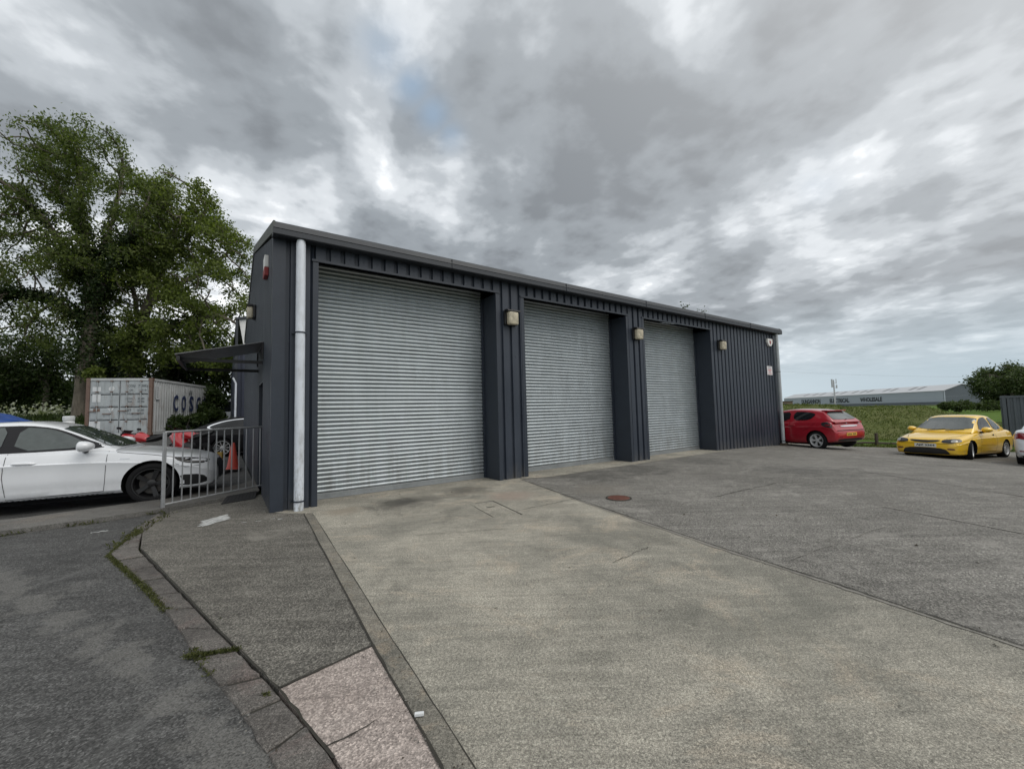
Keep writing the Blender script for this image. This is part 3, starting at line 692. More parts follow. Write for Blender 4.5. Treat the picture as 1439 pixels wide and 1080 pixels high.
def covers():
    o = empty('manhole_cover', 'round rust-brown iron manhole cover in the dark yard surface', 'manhole cover', (1.66, 6.66, ground_h(1.66, 6.66)))
    m = MB().use('rust'); m.lathe([(0, .010), (.165, .010), (.172, .006), (.172, -.02)], 28)
    for a in range(-3, 4):
        h = math.sqrt(max(0, .15 ** 2 - (a * .042) ** 2)); m.box(-h, h, a * .042 - .008, a * .042 + .008, .0102, .0145)
    m.build('lid', o)
    m = MB().use('joint'); m.lathe([(.178, .004), (.205, .005), (.21, -.02)], 28); m.build('ring', o)
    o = empty('inspection_cover', 'square concrete-filled drain cover in the pale apron with a dark slot', 'drain cover', (-.31, 6.12, 0), R(-64))
    m = MB().use('concrete'); m.bbox(-.50, .46, -.19, .19, -.03, .005, .004); m.build('lid', o)
    m = MB().use('joint')
    m.box(-.52, .50, .193, .211, -.02, .005); m.box(-.516, -.503, -.10, .192, -.02, .0055); m.box(-.30, .40, -.197, -.193, -.02, .0045)
    m.box(-.14, -.12, -.06, .06, 0, .009); m.build('frame', o)
covers()

# ------------------------------------------------------------------ the workshop unit
BL, BD, EZ, RZ = 17.4, 10.8, 4.25, 5.78
PITCH, PH = .2305, .80
DOORS = [(.65, 4.12), (4.87, 8.34), (9.11, 12.60)]; LZ = 3.95
def clad_profile(a0, a1, ph=PH, pitch=PITCH, deep=.044):
    """(a, d): flat crowns with narrow troughs; d goes into the wall"""
    pts = [(a0, 0.0)]
    n0 = math.floor((a0 - ph) / pitch) - 1
    for n in range(n0, n0 + int((a1 - a0) / pitch) + 4):
        c = ph + n * pitch
        for da, d in ((-.040, 0), (-.028, deep), (.028, deep), (.040, 0)):
            if a0 + .002 < c + da < a1 - .002: pts.append((c + da, d))
    pts.append((a1, 0.0)); return pts
def building():
    b = empty('workshop_unit', 'dark anthracite metal-clad workshop with three roller shutter doors', 'building', P0, ANG)
    # front cladding
    m = MB().use('clad')
    for u0, u1, z0, z1 in [(.17, .58, 0, EZ), (4.19, 4.80, .0, EZ), (8.41, 9.04, .0, EZ), (12.67, BL - .12, -.0, EZ)] + [(d[0] - .07, d[1] + .07, LZ + .055, EZ) for d in DOORS]:
        zb = z0 if z0 > 1 else (-.10 if u0 < 9 else -.22)
        pr = clad_profile(u0, u1) if u0 > .2 else clad_profile(u0, u1, .205, .18); n = len(pr)
        m.add([(a, d, zb) for a, d in pr] + [(a, d, z1) for a, d in pr], [(i, i + 1, n + i + 1, n + i) for i in range(n - 1)])
        if z0 > 1:                                   # fixings on the short header sheets
            k = PH + PITCH / 2 + PITCH * math.ceil((u0 - PH) / PITCH)
            while k < u1 - .1:
                m.box(k - .007, k + .007, -.006, 0, 4.10, 4.114); k += PITCH
        else:
            k = PH + PITCH / 2 + PITCH * (math.ceil((u0 - PH) / PITCH) - 1)
            while k < u1 - .05:
                if k > u0 + .03:
                    for zz in (.16, 1.35, 2.6): m.box(k - .008, k + .008, -.007, 0, zz, zz + .016)
                k += PITCH
    m.build('front_wall', b, fixn=False)
    # gable, rear and end walls
    rz = lambda v: EZ + (RZ - EZ) * (1 - abs(v - BD / 2) / (BD / 2))
    def gable(u, sgn, name, hole):
        m = MB().use('clad')
        for v0, v1, z0 in ([(.14, 1.72, -.1), (1.72, 2.78, 2.12), (2.78, BD, -.1)] if hole else [(.0, BD, -.35)]):
            pr = clad_profile(v0, v1, .31); n = len(pr)
            m.add([(u + sgn * d, v, z0) for v, d in pr] + [(u + sgn * d, v, rz(v)) for v, d in pr], [(i, i + 1, n + i + 1, n + i) for i in range(n - 1)])
        m.build(name, b)
    gable(0, 1, 'gable_wall', True); gable(BL, -1, 'end_wall', False)
    m = MB().use('clad'); pr = clad_profile(0, BL); n = len(pr)
    m.add([(a, BD - d, -.2) for a, d in pr] + [(a, BD - d, EZ) for a, d in pr], [(i, i + 1, n + i + 1, n + i) for i in range(n - 1)]); m.build('rear_wall', b)
    # corner, jamb and lintel flashings (folded strips standing 3 mm proud)
    m = MB().use('flash')
    m.box(-.004, .175, -.0045, .012, -.10, EZ); m.box(-.004, .008, .013, .16, -.1, EZ)
    m.build('corner_flashing', b)
    m = MB().use('flash'); m.box(BL - .14, BL + .004, -.0045, .012, -.22, EZ); m.box(BL - .008, BL + .004, .013, .16, -.22, EZ); m.build('corner_flashing', b)
    for d0, d1 in DOORS:
        for a in (d0, d1):
            s = -1 if a == d0 else 1
            m = MB().use('flash')
            m.box(min(a, a + s * .085), max(a, a + s * .085), -.006, .010, -.08, LZ + .05)
            m.box(min(a, a + s * .012), max(a, a + s * .012), .0105, .62, -.08, LZ)          # reveal
            m.build('door_jamb', b)
        m = MB().use('flash'); m.box(d0 - .10, d1 + .10, -.022, .012, LZ + .012, LZ + .050); m.build('door_lintel', b)
        # curtain of curved laths
        m = MB().use('shutter'); p = .0762; zb = .10; nz = int((LZ + .25 - zb) / p); prof = []
        for k in range(nz):
            for q, dd in ((0, 0), (.04, .013), (.12, .024), (.26, .032), (.44, .035), (.60, .031), (.74, .022), (.84, .010), (.90, -.002)):
                prof.append((zb + (k + q) * p, .60 - dd))
            prof.append((zb + (k + .95) * p, .604))
        nu = 22; npf = len(prof); vs = []; per = 10
        for i in range(nu + 1):
            u_ = lerp(d0 + .03, d1 - .03, i / nu)
            for q, (z, v) in enumerate(prof):
                kk = q // per; w1 = noise.noise((u_ * .8, kk * .37, d0)) * .0028 + noise.noise((u_ * 3.1, kk * 1.7, d0 + 5)) * .0016
                vs.append((u_, v + w1 * 1.6 + .012 * math.sin(math.pi * i / nu) * (-.4), z + w1))
        m.add(vs, [(i * npf + q, i * npf + q + 1, (i + 1) * npf + q + 1, (i + 1) * npf + q) for i in range(nu) for q in range(npf - 1)])
        sh = m.build('roller_shutter', b, smooth=True, ang=60)
        m = MB().use('bar_grey'); m.bbox(d0 + .03, d1 - .03, .565, .606, .005, .098, .006); m.box(d0 + .03, d1 - .03, .540, .564, .004, .016)
        m.build('bottom_bar', sh)
        for a in (d0, d1 - .045):
            m = MB().use('flash'); m.box(a + .0005, a + .0445, .53, .66, -.02, LZ); m.build('guide_rail', sh)
    # inside backing so no daylight shows round the shutters
    m = MB().use('black')
    for d0, d1 in DOORS: m.box(d0 - .1, d1 + .1, .67, .70, -.05, LZ + .2); m.box(d0 - .1, d1 + .1, .05, .669, EZ - .03, EZ - .01)
    m.build('lining', b)
    # front eaves box and soffit
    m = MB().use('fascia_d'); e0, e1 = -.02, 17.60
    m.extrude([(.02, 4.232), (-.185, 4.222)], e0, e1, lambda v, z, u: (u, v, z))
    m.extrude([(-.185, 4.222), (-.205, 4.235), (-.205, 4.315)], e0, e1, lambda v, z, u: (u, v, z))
    m.use('fascia'); m.extrude([(-.205, 4.318), (-.212, 4.322), (-.190, 4.408), (-.175, 4.428), (.03, 4.475)], e0, e1, lambda v, z, u: (u, v, z))
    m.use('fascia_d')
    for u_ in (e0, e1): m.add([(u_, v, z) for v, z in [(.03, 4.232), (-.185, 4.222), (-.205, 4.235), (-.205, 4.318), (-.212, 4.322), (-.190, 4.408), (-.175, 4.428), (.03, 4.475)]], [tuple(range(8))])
    for u_ in np.arange(3.0, 17, 3.0): m.box(u_ - .004, u_ + .004, -.2145, -.19, 4.236, 4.41)
    m.build('eaves_gutter', b)
    # roof sheets
    m = MB().use('fascia'); pr = clad_profile(-.01, 17.55, deep=.03); n = len(pr)
    for v0, v1, z0, z1 in ((.0, BD / 2, 4.44, RZ + .17), (BD / 2, BD + .2, RZ + .17, 4.40)):
        m.add([(a, v0, z0 - d) for a, d in pr] + [(a, v1, z1 - d) for a, d in pr], [(i, i + 1, n + i + 1, n + i) for i in range(n - 1)])
    m.box(0, 17.5, BD / 2 - .2, BD / 2 + .2, RZ + .13, RZ + .185); m.build('roof', b)
    # verge trims up both slopes
    for u_, s in ((0, -1), (17.42, 1)):
        m = MB().use('verge'); x0, x1 = (u_ - .022, u_ + .006) if s < 0 else (u_, u_ + .03)
        for v0, v1, za, zb_ in ((-.2, BD / 2, 4.43 if s < 0 else 4.43, RZ + .195), (BD / 2, BD + .22, RZ + .195, 4.43)):
            vs = [(x, v, z + dz) for x in (x0, x1) for v, z in ((v0, za), (v1, zb_)) for dz in (-.185 if v0 >= 0 or s > 0 else -.185, 0)]
            m.add(vs, [(0, 1, 3, 2), (4, 6, 7, 5), (0, 4, 5, 1), (2, 3, 7, 6), (1, 5, 7, 3), (0, 2, 6, 4)])
        m.build('verge_trim', b)
    # rainwater pipes
    def pipe(u, zs, mtl, zj, z0, rr):
        m = MB().use(mtl); M_ = lambda z: Matrix.Translation((u, -.115, z))
        m.lathe([(0, z0), (rr * .97, z0), (rr * .97, zj - .02), (rr * 1.0, zj - .02), (rr, zj + .0), (rr * .96, zj + .02), (rr * .96, 4.15), (rr * .82, 4.235)], 28, M_(0))
        p = m.build('downpipe', b, smooth=True)
        for z in (zj - .03, z0 + .13):
            m = MB().use('flash'); m.lathe([(rr * .9, z), (rr * 1.09, z + .001), (rr * 1.09, z + .022), (rr * .9, z + .023)], 24, M_(0)); m.box(u - rr - .035, u + rr + .035, -.045, -.006, z, z + .022); m.build('pipe_clip', p)
        return p
    pipe(.372, 0, 'pipe', 2.76, .0, .072)
    p = pipe(17.27, 0, 'pipe_g', 2.74, -.12, .062)
    m = MB().use('wood'); m.bbox(17.16, 17.38, -.24, -.02, -.20, -.06, .02); m.build('pipe_shoe', p)
    # gable door and its canopy
    m = MB().use('flash'); m.box(.10, .14, 1.73, 2.77, .05, 2.12)
    for v in (1.73, 2.74): m.box(.0, .10, v, v + .03, .0, 2.12)
    m.box(.0, .10, 1.76, 2.74, 2.09, 2.12); d = m.build('side_door', b)
    m = MB().use('chrome'); m.tube([(.095, 1.85, 1.02), (.05, 1.85, 1.02), (.05, 1.97, 1.02)], .010, 8); m.build('handle', d)
    m = MB().use('canopy')
    vs = [(x, v, z + dz) for dz in (0, .014) for x, v, z in ((-.005, 1.66, 2.84), (-1.29, 1.66, 2.53), (-1.29, 3.15, 2.53), (-.005, 3.15, 2.84))]
    m.add(vs, [(0, 1, 2, 3), (7, 6, 5, 4), (0, 4, 5, 1), (1, 5, 6, 2), (2, 6, 7, 3), (3, 7, 4, 0)]); cp = m.build('door_canopy', b)
    m = MB().use('black')
    m.box(-1.25, -.004, 1.90, 1.94, 2.455, 2.51); m.box(-1.22, -.004, 3.06, 3.10, 2.40, 2.455); m.box(-1.27, -1.22, 1.68, 3.12, 2.44, 2.515)
    m.tube([(-1.25, 1.68, 2.50), (-1.21, 3.1, 2.41)], .022, 6); m.build('canopy_frame', cp)
    for v in (1.70, 3.10):
        m = MB().use('black'); m.box(-.03, -.004, v - .02, v + .02, 2.52, 2.82); m.build('bracket', cp)
building()

def bulkhead(u, v, z, out, label):
    """square bulkhead lamp; out = angle of the way it faces"""
    o = empty('bulkhead_lamp', label, 'wall lamp', uv(u, v, z), ANG + out, 'bulkhead lamps on the workshop walls')
    Mx = Matrix.Rotation(math.pi / 2, 4, 'X')        # local: faces -y
    m = MB().use('black'); m.bbox(-.165, .165, -.06, 0, -.15, .17, .02)
    m.extrude([(-.061, .175), (-.12, .172), (-.175, .160), (-.195, .128), (-.18, .120), (-.06, .13)], -.165, .165, lambda y, z_, x: (x, y, z_))
    for x in (-.165, .165): m.add([(x, y, z_) for y, z_ in ((-.061, .175), (-.12, .172), (-.175, .160), (-.195, .128), (-.18, .120), (-.06, .13))], [tuple(range(6))])
    m.build('lamp_body', o)
    m = MB().use('lens'); bm = bmesh.new(); bmesh.ops.create_cube(bm, size=1)
    for p in bm.verts: p.co = Vector((p.co.x * .265, -.120 + p.co.y * .125, -.012 + p.co.z * .29)); p.co.x *= .93 if p.co.y < -.12 else 1
    bmesh.ops.bevel(bm, geom=bm.edges[:], offset=.038, segments=4, affect='EDGES', profile=.5); bm.verts.index_update()
    m.add([p.co.copy() for p in bm.verts], [[q.index for q in f.verts] for f in bm.faces]); bm.free()
    for k in range(-4, 5): m.box(k * .024 - .004, k * .024 + .004, -.1855, -.182, -.11, .09)
    m.build('lamp_lens', o, smooth=True); return o
bulkhead(4.475, -.0, 3.44, 0, 'dirty square wall lamp on the pillar right of the widest shutter')
bulkhead(8.73, -.0, 3.47, 0, 'square wall lamp between the middle shutter and the farthest shutter')
bulkhead(13.16, -.0, 3.48, 0, 'square wall lamp on plain cladding right of the farthest shutter')
bulkhead(-.0, 4.4, 3.98, -math.pi / 2, 'small wall lamp above the canopy on the gable end')

def alarm_boxes():
    o = empty('alarm_box', 'white and red alarm box high on the gable end', 'alarm box', uv(0, .95, 4.03), ANG - math.pi / 2)
    m = MB().use('alarm_w'); m.bbox(-.15, .15, -.065, 0, -.02, .19, .012); m.build('cover', o)
    m = MB().use('red_pl'); m.bbox(-.15, .15, -.067, 0, -.17, -.021, .012); m.build('beacon', o)
    o = empty('alarm_siren', 'white hexagonal alarm siren with red edge near the far eaves', 'alarm box', uv(16.80, 0, 3.87), ANG)
    m = MB().use('alarm_w'); Mx = Matrix.Rotation(math.pi / 2, 4, 'X')
    m.prism([(-.20, .13), (.20, .13), (.20, -.02), (.09, -.15), (-.09, -.15), (-.20, -.02)], .004, .075, Mx); m.build('cover', o)
    m = MB().use('red_pl'); m.prism([(-.06, .05), (.06, .05), (.06, -.02), (0, -.10), (-.06, -.02)], .0755, .085, Mx); m.build('emblem', o)
    m = MB().use('red_pl'); m.prism([(.203, .13), (.235, .12), (.235, -.03), (.203, -.02)], .004, .07, Mx); m.build('side_cover', o)
    o = empty('wall_notice', 'small white printed notice on cladding beside the far downpipe', 'sign', uv(16.75, -.004, 2.76), ANG)
    m = MB().use('sign_w'); m.bbox(-.215, .215, -.012, 0, -.17, .17, .003); m.build('board', o)
    m = MB()
    for k, (a, c) in enumerate([('sign_g', .15), ('sign_g', .13), ('sign_r', .16), ('sign_r', .12), ('sign_g', .10), ('sign_r', .15)]):
        m.use(a); z = .125 - k * .048; m.box(-c, c * .9, -.0145, -.0121, z - .011, z + .011)
    m.build('print_lines', o)
alarm_boxes()

def railing():
    A, B = Vector((-5.545, 6.545, 0.0)), Vector((-4.79, 7.86, 0.055))
    d = (B - A); L = Vector((d.x, d.y)).length; rz = math.atan2(d.y, d.x)
    o = empty('handrail', 'galvanised metal railing beside the white saloon, ending at the gable wall', 'railing', A, rz)
    sl = lambda x: .055 * x / L
    m = MB().use('rail'); m.bbox(-.022, .022, -.022, .022, -.03, 1.235, .004); m.build('post', o)
    m = MB().use('rail'); m.tube([(.0, 0, 1.235), (L + .02, 0, 1.235 + .02)], .018, 10); m.build('top_rail', o, smooth=True)
    m = MB().use('rail'); m.tube([(.0, 0, .10), (L + .02, 0, .10 + sl(L))], .014, 8); m.build('bottom_rail', o, smooth=True)
    n = 12
    for k in range(1, n + 1):
        x = L * k / (n + .35) ; m = MB().use('rail'); m.box(x - .0075, x + .0075, -.0075, .0075, .095 + sl(x), 1.226 + .02 * x / L); m.build('baluster', o)
    o = empty('rubber_ramp', 'black rubber threshold ramp lying by the foot of the railing', 'ramp', (0, 0, 0))
    m = MB().use('blackr'); P = [(-4.90, 6.93), (-5.05, 7.28), (-4.80, 7.72), (-4.60, 7.36)]; hs = [.012, .072, .075, .012]
    m.add([(x, y, .001) for x, y in P] + [(x, y, h) for (x, y), h in zip(P, hs)], [(3, 2, 1, 0), (4, 5, 6, 7), (0, 1, 5, 4), (1, 2, 6, 5), (2, 3, 7, 6), (3, 0, 4, 7)])
    for k in range(1, 9):
        a = Vector((P[0][0], P[0][1], .0125)).lerp(Vector((P[3][0], P[3][1], .0125)), k / 9); c = Vector((P[1][0], P[1][1], .0725)).lerp(Vector((P[2][0], P[2][1], .0755)), k / 9)
        m.tube([a, c], .006, 5)
    m.build('ramp_body', o)
railing()

def cone_and_post():
    z = ground_h(-7.74, 11.37) + .032
    o = empty('traffic_cone', 'faded red traffic cone by the gable wall behind the railing', 'traffic cone', (-7.62, 11.2, z), .4)
    m = MB().use('blackr'); m.bbox(-.19, .19, -.19, .19, 0, .035, .012); m.build('base', o)
    m = MB().use('cone'); m.lathe([(.165, .035), (.155, .06), (.135, .10), (.045, .70), (.030, .74), (0, .745)], 24); m.build('cone_body', o, smooth=True)
    o = empty('marker_post', 'short worn yellow post on black foot next to the traffic cone', 'marker post', (-7.66, 10.75, z), .3)
    m = MB().use('blackr'); m.bbox(-.20, .20, -.16, .16, 0, .06, .02); m.build('foot', o)
    m = MB().use('yellow_old'); m.bbox(-.085, .085, -.085, .085, .06, .27, .02); m.bbox(-.08, .08, -.08, .08, .36, .53, .02)
    m.use('decal_w').bbox(-.078, .078, -.078, .078, .265, .365, .01); m.build('post', o)
cone_and_post()

# ------------------------------------------------------------------ cars
def pch(xs, ys):
    """smooth monotone interpolation"""
    xs = np.array(xs, float); ys = np.array(ys, float); h = np.diff(xs); dl = np.diff(ys) / h; d = np.zeros(len(xs))
    for i in range(1, len(xs) - 1):
        if dl[i - 1] * dl[i] > 0:
            a, c = 2 * h[i] + h[i - 1], h[i] + 2 * h[i - 1]; d[i] = (a + c) / (a / dl[i - 1] + c / dl[i])
    d[0], d[-1] = dl[0], dl[-1]
    def f(x):
        x = min(max(x, xs[0]), xs[-1]); i = min(int(np.searchsorted(xs, x, 'right')) - 1, len(h) - 1); t = (x - xs[i]) / h[i]
        return float(ys[i] * (2 * t ** 3 - 3 * t ** 2 + 1) + h[i] * d[i] * (t ** 3 - 2 * t ** 2 + t) + ys[i + 1] * (3 * t ** 2 - 2 * t ** 3) + h[i] * d[i + 1] * (t ** 3 - t ** 2))
    return f
def chaikin(P, n=2):
    P = [Vector(p) for p in P]
    for _ in range(n):
        Q = []
        for i, p in enumerate(P):
            q = P[(i + 1) % len(P)]; Q += [p.lerp(q, .22), p.lerp(q, .78)]
        P = Q
    return P

class Car:
    def __init__(c, sp, name, label, cat, loc, heading, group=None):
        c.sp = sp; c.L, c.W = sp['L'], sp['W']; c.xf = sp['wb'] / 2 + sp['fo']; c.paint = sp['paint']
        c.root = empty(name, label, cat, loc, heading, group); c.body()
    def X(c, s): return c.xf - s
    def loft(c, st, sec):
        rows = [sec(s) for s in st]; k = len(rows[0]); vs = []; fs = []
        for s, row in zip(st, rows):
            full = row + [(-y, z) for y, z in row[-2:0:-1]]; n = len(full)
            vs += [(c.X(s), y, z) for y, z in full]
        for i in range(len(st) - 1):
            for j in range(n): a = i * n + j; b = i * n + (j + 1) % n; fs.append((a, b, b + n, a + n))
        fs.append(tuple(range(n))[::-1]); fs.append(tuple(range((len(st) - 1) * n, len(st) * n)))
        return vs, fs
    def body(c):
        sp = c.sp; fw, fb, fs_, ft = (pch(*zip(*sp[k])) for k in ('w', 'zb', 'zs', 'zt'))
        L = c.L; st = sorted(set([0, .02, .05, .09, .14, .2, .28, .37] + [round(x, 3) for x in np.arange(.45, L - .42, .11)] + [L - .37, L - .28, L - .2, L - .14, L - .09, L - .05, L - .02, L]))
        def sec(s):
            w, zb, zs, zt = fw(s), fb(s), fs_(s), ft(s); zs = min(zs, zt - .005); h = zs - zb; lz = lambda t: zb + h * t
            cr = sp.get('crease', .0)
            return [(0, zb), (w * .72, zb), (w * .92, zb + .02), (w * .965, lz(.10)), (w * .974, lz(.20)), (w * .978, lz(.27)), (w * .991, lz(.33)), (w * .994, lz(.42)), (w * .998, lz(.56)), (w * 1.0, lz(.70)), (w * (1.0 + cr), lz(.775)), (w * .985, lz(.80)), (w * .972, lz(.91)), (w * .945, lz(1.0) - .004),
                    (w * .915, lerp(zs, zt, .22)), (w * .84, lerp(zs, zt, .52)), (w * .66, lerp(zs, zt, .80)), (w * .38, lerp(zs, zt, .955)), (0, zt)]
        vs, fs = c.loft(st, sec)
        me = bpy.data.meshes.new('body'); me.from_pydata(vs, [], fs); me.materials.append(MT[c.paint])
        bm = bmesh.new(); bm.from_mesh(me); bmesh.ops.recalc_face_normals(bm, faces=bm.faces[:]); bm.to_mesh(me); bm.free()
        o = bpy.data.objects.new('body', me); COL.objects.link(o)
        # wheel arches
        mb = MB().use('arch'); c.ax = [c.xf - sp['fo'], c.xf - sp['fo'] - sp['wb']]; ra = sp['ra']
        for i, x in enumerate(c.ax):
            for sgn in (-1, 1):
                Mx = Matrix.Translation((x, sgn * (c.W / 2 + .2), sp['r'] - .0)) @ Matrix.Rotation(math.pi / 2 * sgn, 4, 'X')
                n = 40; rr = [(ra * math.cos(2 * math.pi * k / n), ra * math.sin(2 * math.pi * k / n)) for k in range(n)]
                mb.prism(rr, 0, .50, Mx)
        cut = mb.build('cut')
        md = o.modifiers.new('b', 'BOOLEAN'); md.operation = 'DIFFERENCE'; md.object = cut; md.solver = 'EXACT'; md.material_mode = 'TRANSFER'
        dg = bpy.context.evaluated_depsgraph_get(); me2 = bpy.data.meshes.new_from_object(o.evaluated_get(dg)); o.modifiers.clear()
        bpy.data.objects.remove(cut); o.data = me2; me2.name = 'body'; o.parent = c.root; c.bodyo = o
        me2.shade_smooth(); me2.set_sharp_from_angle(angle=R(32))
        # cabin
        gz, gwb, gwt = (pch(*zip(*sp[k])) for k in ('gz', 'gwb', 'gwt')); s0, s1 = sp['gz'][0][0], sp['gz'][-1][0]; belt = pch(*zip(*sp['belt']))
        st = sorted(set([round(x, 3) for x in np.linspace(s0, s1, 34)]))
        def gsec(s):
            zt, wb, wt, zb = gz(s), gwb(s), gwt(s), belt(s) - .035; h = max(zt - zb, .01); e = min(.06, h * .25)
            wt = lerp(wb, wt, min(1, h / sp['gh']))
            pl = lambda t: (lerp(wb, wt, t) + .018 * math.sin(math.pi * t), zb + (h - e) * t)
            return [(0, zb), (wb, zb), pl(.25), pl(.5), pl(.75), (wt, zt - e), (wt - .022, zt - e * .45), (wt - .075, zt - e * .12), (wt * .7, zt + .008), (wt * .35, zt + .016), (0, zt + .018)]
        vs, fs = c.loft(st, gsec); mb = MB().use(sp.get('roofpaint', c.paint)); mb.add(vs, fs); c.cabin = mb.build('cabin', c.root, smooth=True, ang=48)
        bm = bmesh.new(); bm.from_mesh(c.bodyo.data); bm.from_mesh(c.cabin.data); c.bvh = BVHTree.FromBMesh(bm); bm.free()
        for i, x in enumerate(c.ax):
            for sgn in (-1, 1): c.wheel(x, sgn, sp.get('steer', 0) if i == 0 else 0)
        mb = MB().use('arch'); mb.box(c.xf - L + .35, c.xf - .35, -c.W / 2 + .16, c.W / 2 - .16, fb(L / 2) - .05, fb(L / 2) + .05)
        mb.build('underbody', c.root)
    def wheel(c, x, sgn, steer):
        sp = c.sp; r = sp['r']; w = .205; y = c.W / 2 - .115
        Mx = Matrix.Translation((x, sgn * y, r)) @ Matrix.Rotation(R(steer), 4, 'Z') @ Matrix.Rotation(-math.pi / 2 * sgn, 4, 'X') # local z points outward
        rr = sp['rim']
        m = MB().use('tyre'); h = w / 2
        m.lathe([(rr - .01, -h), (r - .05, -h), (r - .012, -h * .86), (r, -h * .6), (r, h * .6), (r - .012, h * .86), (r - .05, h), (rr + .012, h * .95), (rr, h * .80)], 44, Mx)
        t = m.build('wheel', c.root, smooth=True, ang=45)
        m = MB().use(sp['rimmat']); m.lathe([(rr + .004, h * .98), (rr - .012, h * .98), (rr - .022, h * .80), (rr - .03, .0), (rr - .03, -h * .6)], 44, Mx)
        n = sp['spokes']; hz = h * .80
        for k in range(n):
            a = 2 * math.pi * k / n
            for tw in ((-.07, .07) if sp.get('twin') else (0,)):
                d = Vector((math.cos(a + tw), math.sin(a + tw), 0)); d2 = Vector((math.cos(a + tw * 1.3), math.sin(a + tw * 1.3), 0)); q = Vector((-d.y, d.x, 0)); w0, w1 = sp['sw']
                P = [d * .045 - q * w0, d * .045 + q * w0, d2 * (rr - .015) + q * w1, d2 * (rr - .015) - q * w1]
                vs = [Mx @ Vector((p.x, p.y, hz - (.022 if i < 2 else .004))) for i, p in enumerate(P)] + [Mx @ Vector((p.x * .99, p.y * .99, hz - .05)) for p in P]
                m.add(vs, [(0, 1, 2, 3), (7, 6, 5, 4), (0, 4, 5, 1), (1, 5, 6, 2), (2, 6, 7, 3), (3, 7, 4, 0)])
        m.lathe([(0, hz - .008), (.03, hz - .008), (.062, hz - .018), (.066, hz - .05)], 20, Mx)
        m.use('arch'); m.lathe([(0, -.03), (rr - .02, -.03)], 30, Mx); m.use('disc'); m.lathe([(.06, -.01), (rr * .72, -.01), (rr * .72, -.028)], 30, Mx)
        m.build('rim', t, smooth=True, ang=40)
    def decal(c, name, poly, view, mat, eps=.006, parent=None, rnd=0, step=.06, phi=None, mb=None, smooth=True):
        """thin panel pressed on the body. view: 1 / -1 = left / right side, poly in (s,z); 'f' / 'r' poly in (y,z); 't' poly in (s,y)"""
        P = chaikin(poly, rnd) if rnd else [Vector(p) for p in poly]
        E = []
        for i, p in enumerate(P):
            q = P[(i + 1) % len(P)]; n = max(1, int((q - p).length / step))
            E += [p.lerp(q, k / n) for k in range(n)]
        xs = [p.x for p in E]; ys = [p.y for p in E]; inn = []
        x = min(xs) + step * .5
        while x < max(xs):
            y = min(ys) + step * .5
            while y < max(ys): inn.append(Vector((x + random.uniform(-.004, .004), y + random.uniform(-.004, .004)))); y += step
            x += step
        vs, _, fs, *_ = delaunay_2d_cdt(E + inn, [], [list(range(len(E)))], 1, 1e-6)
        out = []; bad = set()
        for i, p in enumerate(vs):
            if view in (1, -1): o_, d = Vector((c.X(p.x), 3 * view, p.y)), Vector((0, -view, 0))
            elif view == 'f': o_, d = Vector((5, p.x, p.y)), Vector((-1, 0, 0))
            elif view == 'r': o_, d = Vector((-5, p.x, p.y)), Vector((1, 0, 0))
            else: o_, d = Vector((c.X(p.x), p.y, 4)), Vector((0, 0, -1))
            for j in ((0, 0), (.003, .002), (-.003, .002), (.004, -.004), (-.006, -.006), (.009, -.012), (-.009, -.015)):
                off = Vector((0, j[0], j[1])) if view in ('f', 'r') else (Vector((j[0], 0, j[1])) if view in (1, -1) else Vector((j[0], j[1], 0)))
                h, nn, _, _ = c.bvh.ray_cast(o_ + off, d)
                if h is not None: h = h - off; break
            if h is None: bad.add(i); out.append(o_); continue
            out.append(h - d * eps * .5 + nn * (eps * .7 if nn.dot(d) < 0 else -eps * .7))
        own = mb is None; mb = mb or MB(); mb.use(mat)
        fs = [f for f in fs if not any(i in bad for i in f)]; used = sorted({i for f in fs for i in f}); ix = {i: k for k, i in enumerate(used)}
        mb.add([out[i] for i in used], [tuple(ix[i] for i in f) for f in fs])
        if own: return mb.build(name, parent or c.root, smooth=smooth, ang=60)
    def line(c, mb, pts, view, w=.007, mat='arch'):
        P = [Vector(p) for p in pts]
        for a, b in zip(P[:-1], P[1:]):
            t = (b - a).normalized(); n = Vector((-t.y, t.x)) * w / 2
            c.decal('', [a - n, b - n, b + n, a + n], view, mat, .003, mb=mb, step=.05)
    def mirrors(c, s, z, mat=None):
        for sg in (1, -1):
            m = MB().use(mat or c.paint); bm = bmesh.new(); bmesh.ops.create_icosphere(bm, subdivisions=3, radius=1)
            for p in bm.verts:
                x, y, zz = p.co; k = 1.0 if x > 0 else .35
                p.co = Vector((c.X(s) + x * .16 * k - .0, sg * (c.W / 2 + .085 + y * .125), z + zz * (.088 - .012 * y * sg)))
            bm.verts.index_update(); m.add([p.co.copy() for p in bm.verts], [[q.index for q in f.verts] for f in bm.faces]); bm.free()
            o = m.build('wing_mirror', c.root, smooth=True, ang=80)
            m = MB().use('black'); m.tube([(c.X(s), sg * (c.W / 2 - .10), z - .09), (c.X(s), sg * (c.W / 2 + .05), z - .06)], [.035, .03], 8); m.build('mirror_arm', o, smooth=True)
    def handle(c, s, z, sg, mat=None):
        h, nn, _, _ = c.bvh.ray_cast(Vector((c.X(s), 3 * sg, z)), Vector((0, -sg, 0)))
        m = MB().use(mat or c.paint); y = h.y + sg * .022
        m.tube([(c.X(s) + .13, h.y, z - .004), (c.X(s) + .09, y, z), (c.X(s) - .09, y, z + .006), (c.X(s) - .13, h.y, z + .004)], [.014, .020, .020, .014], 8); m.build('door_handle', c.root, smooth=True)
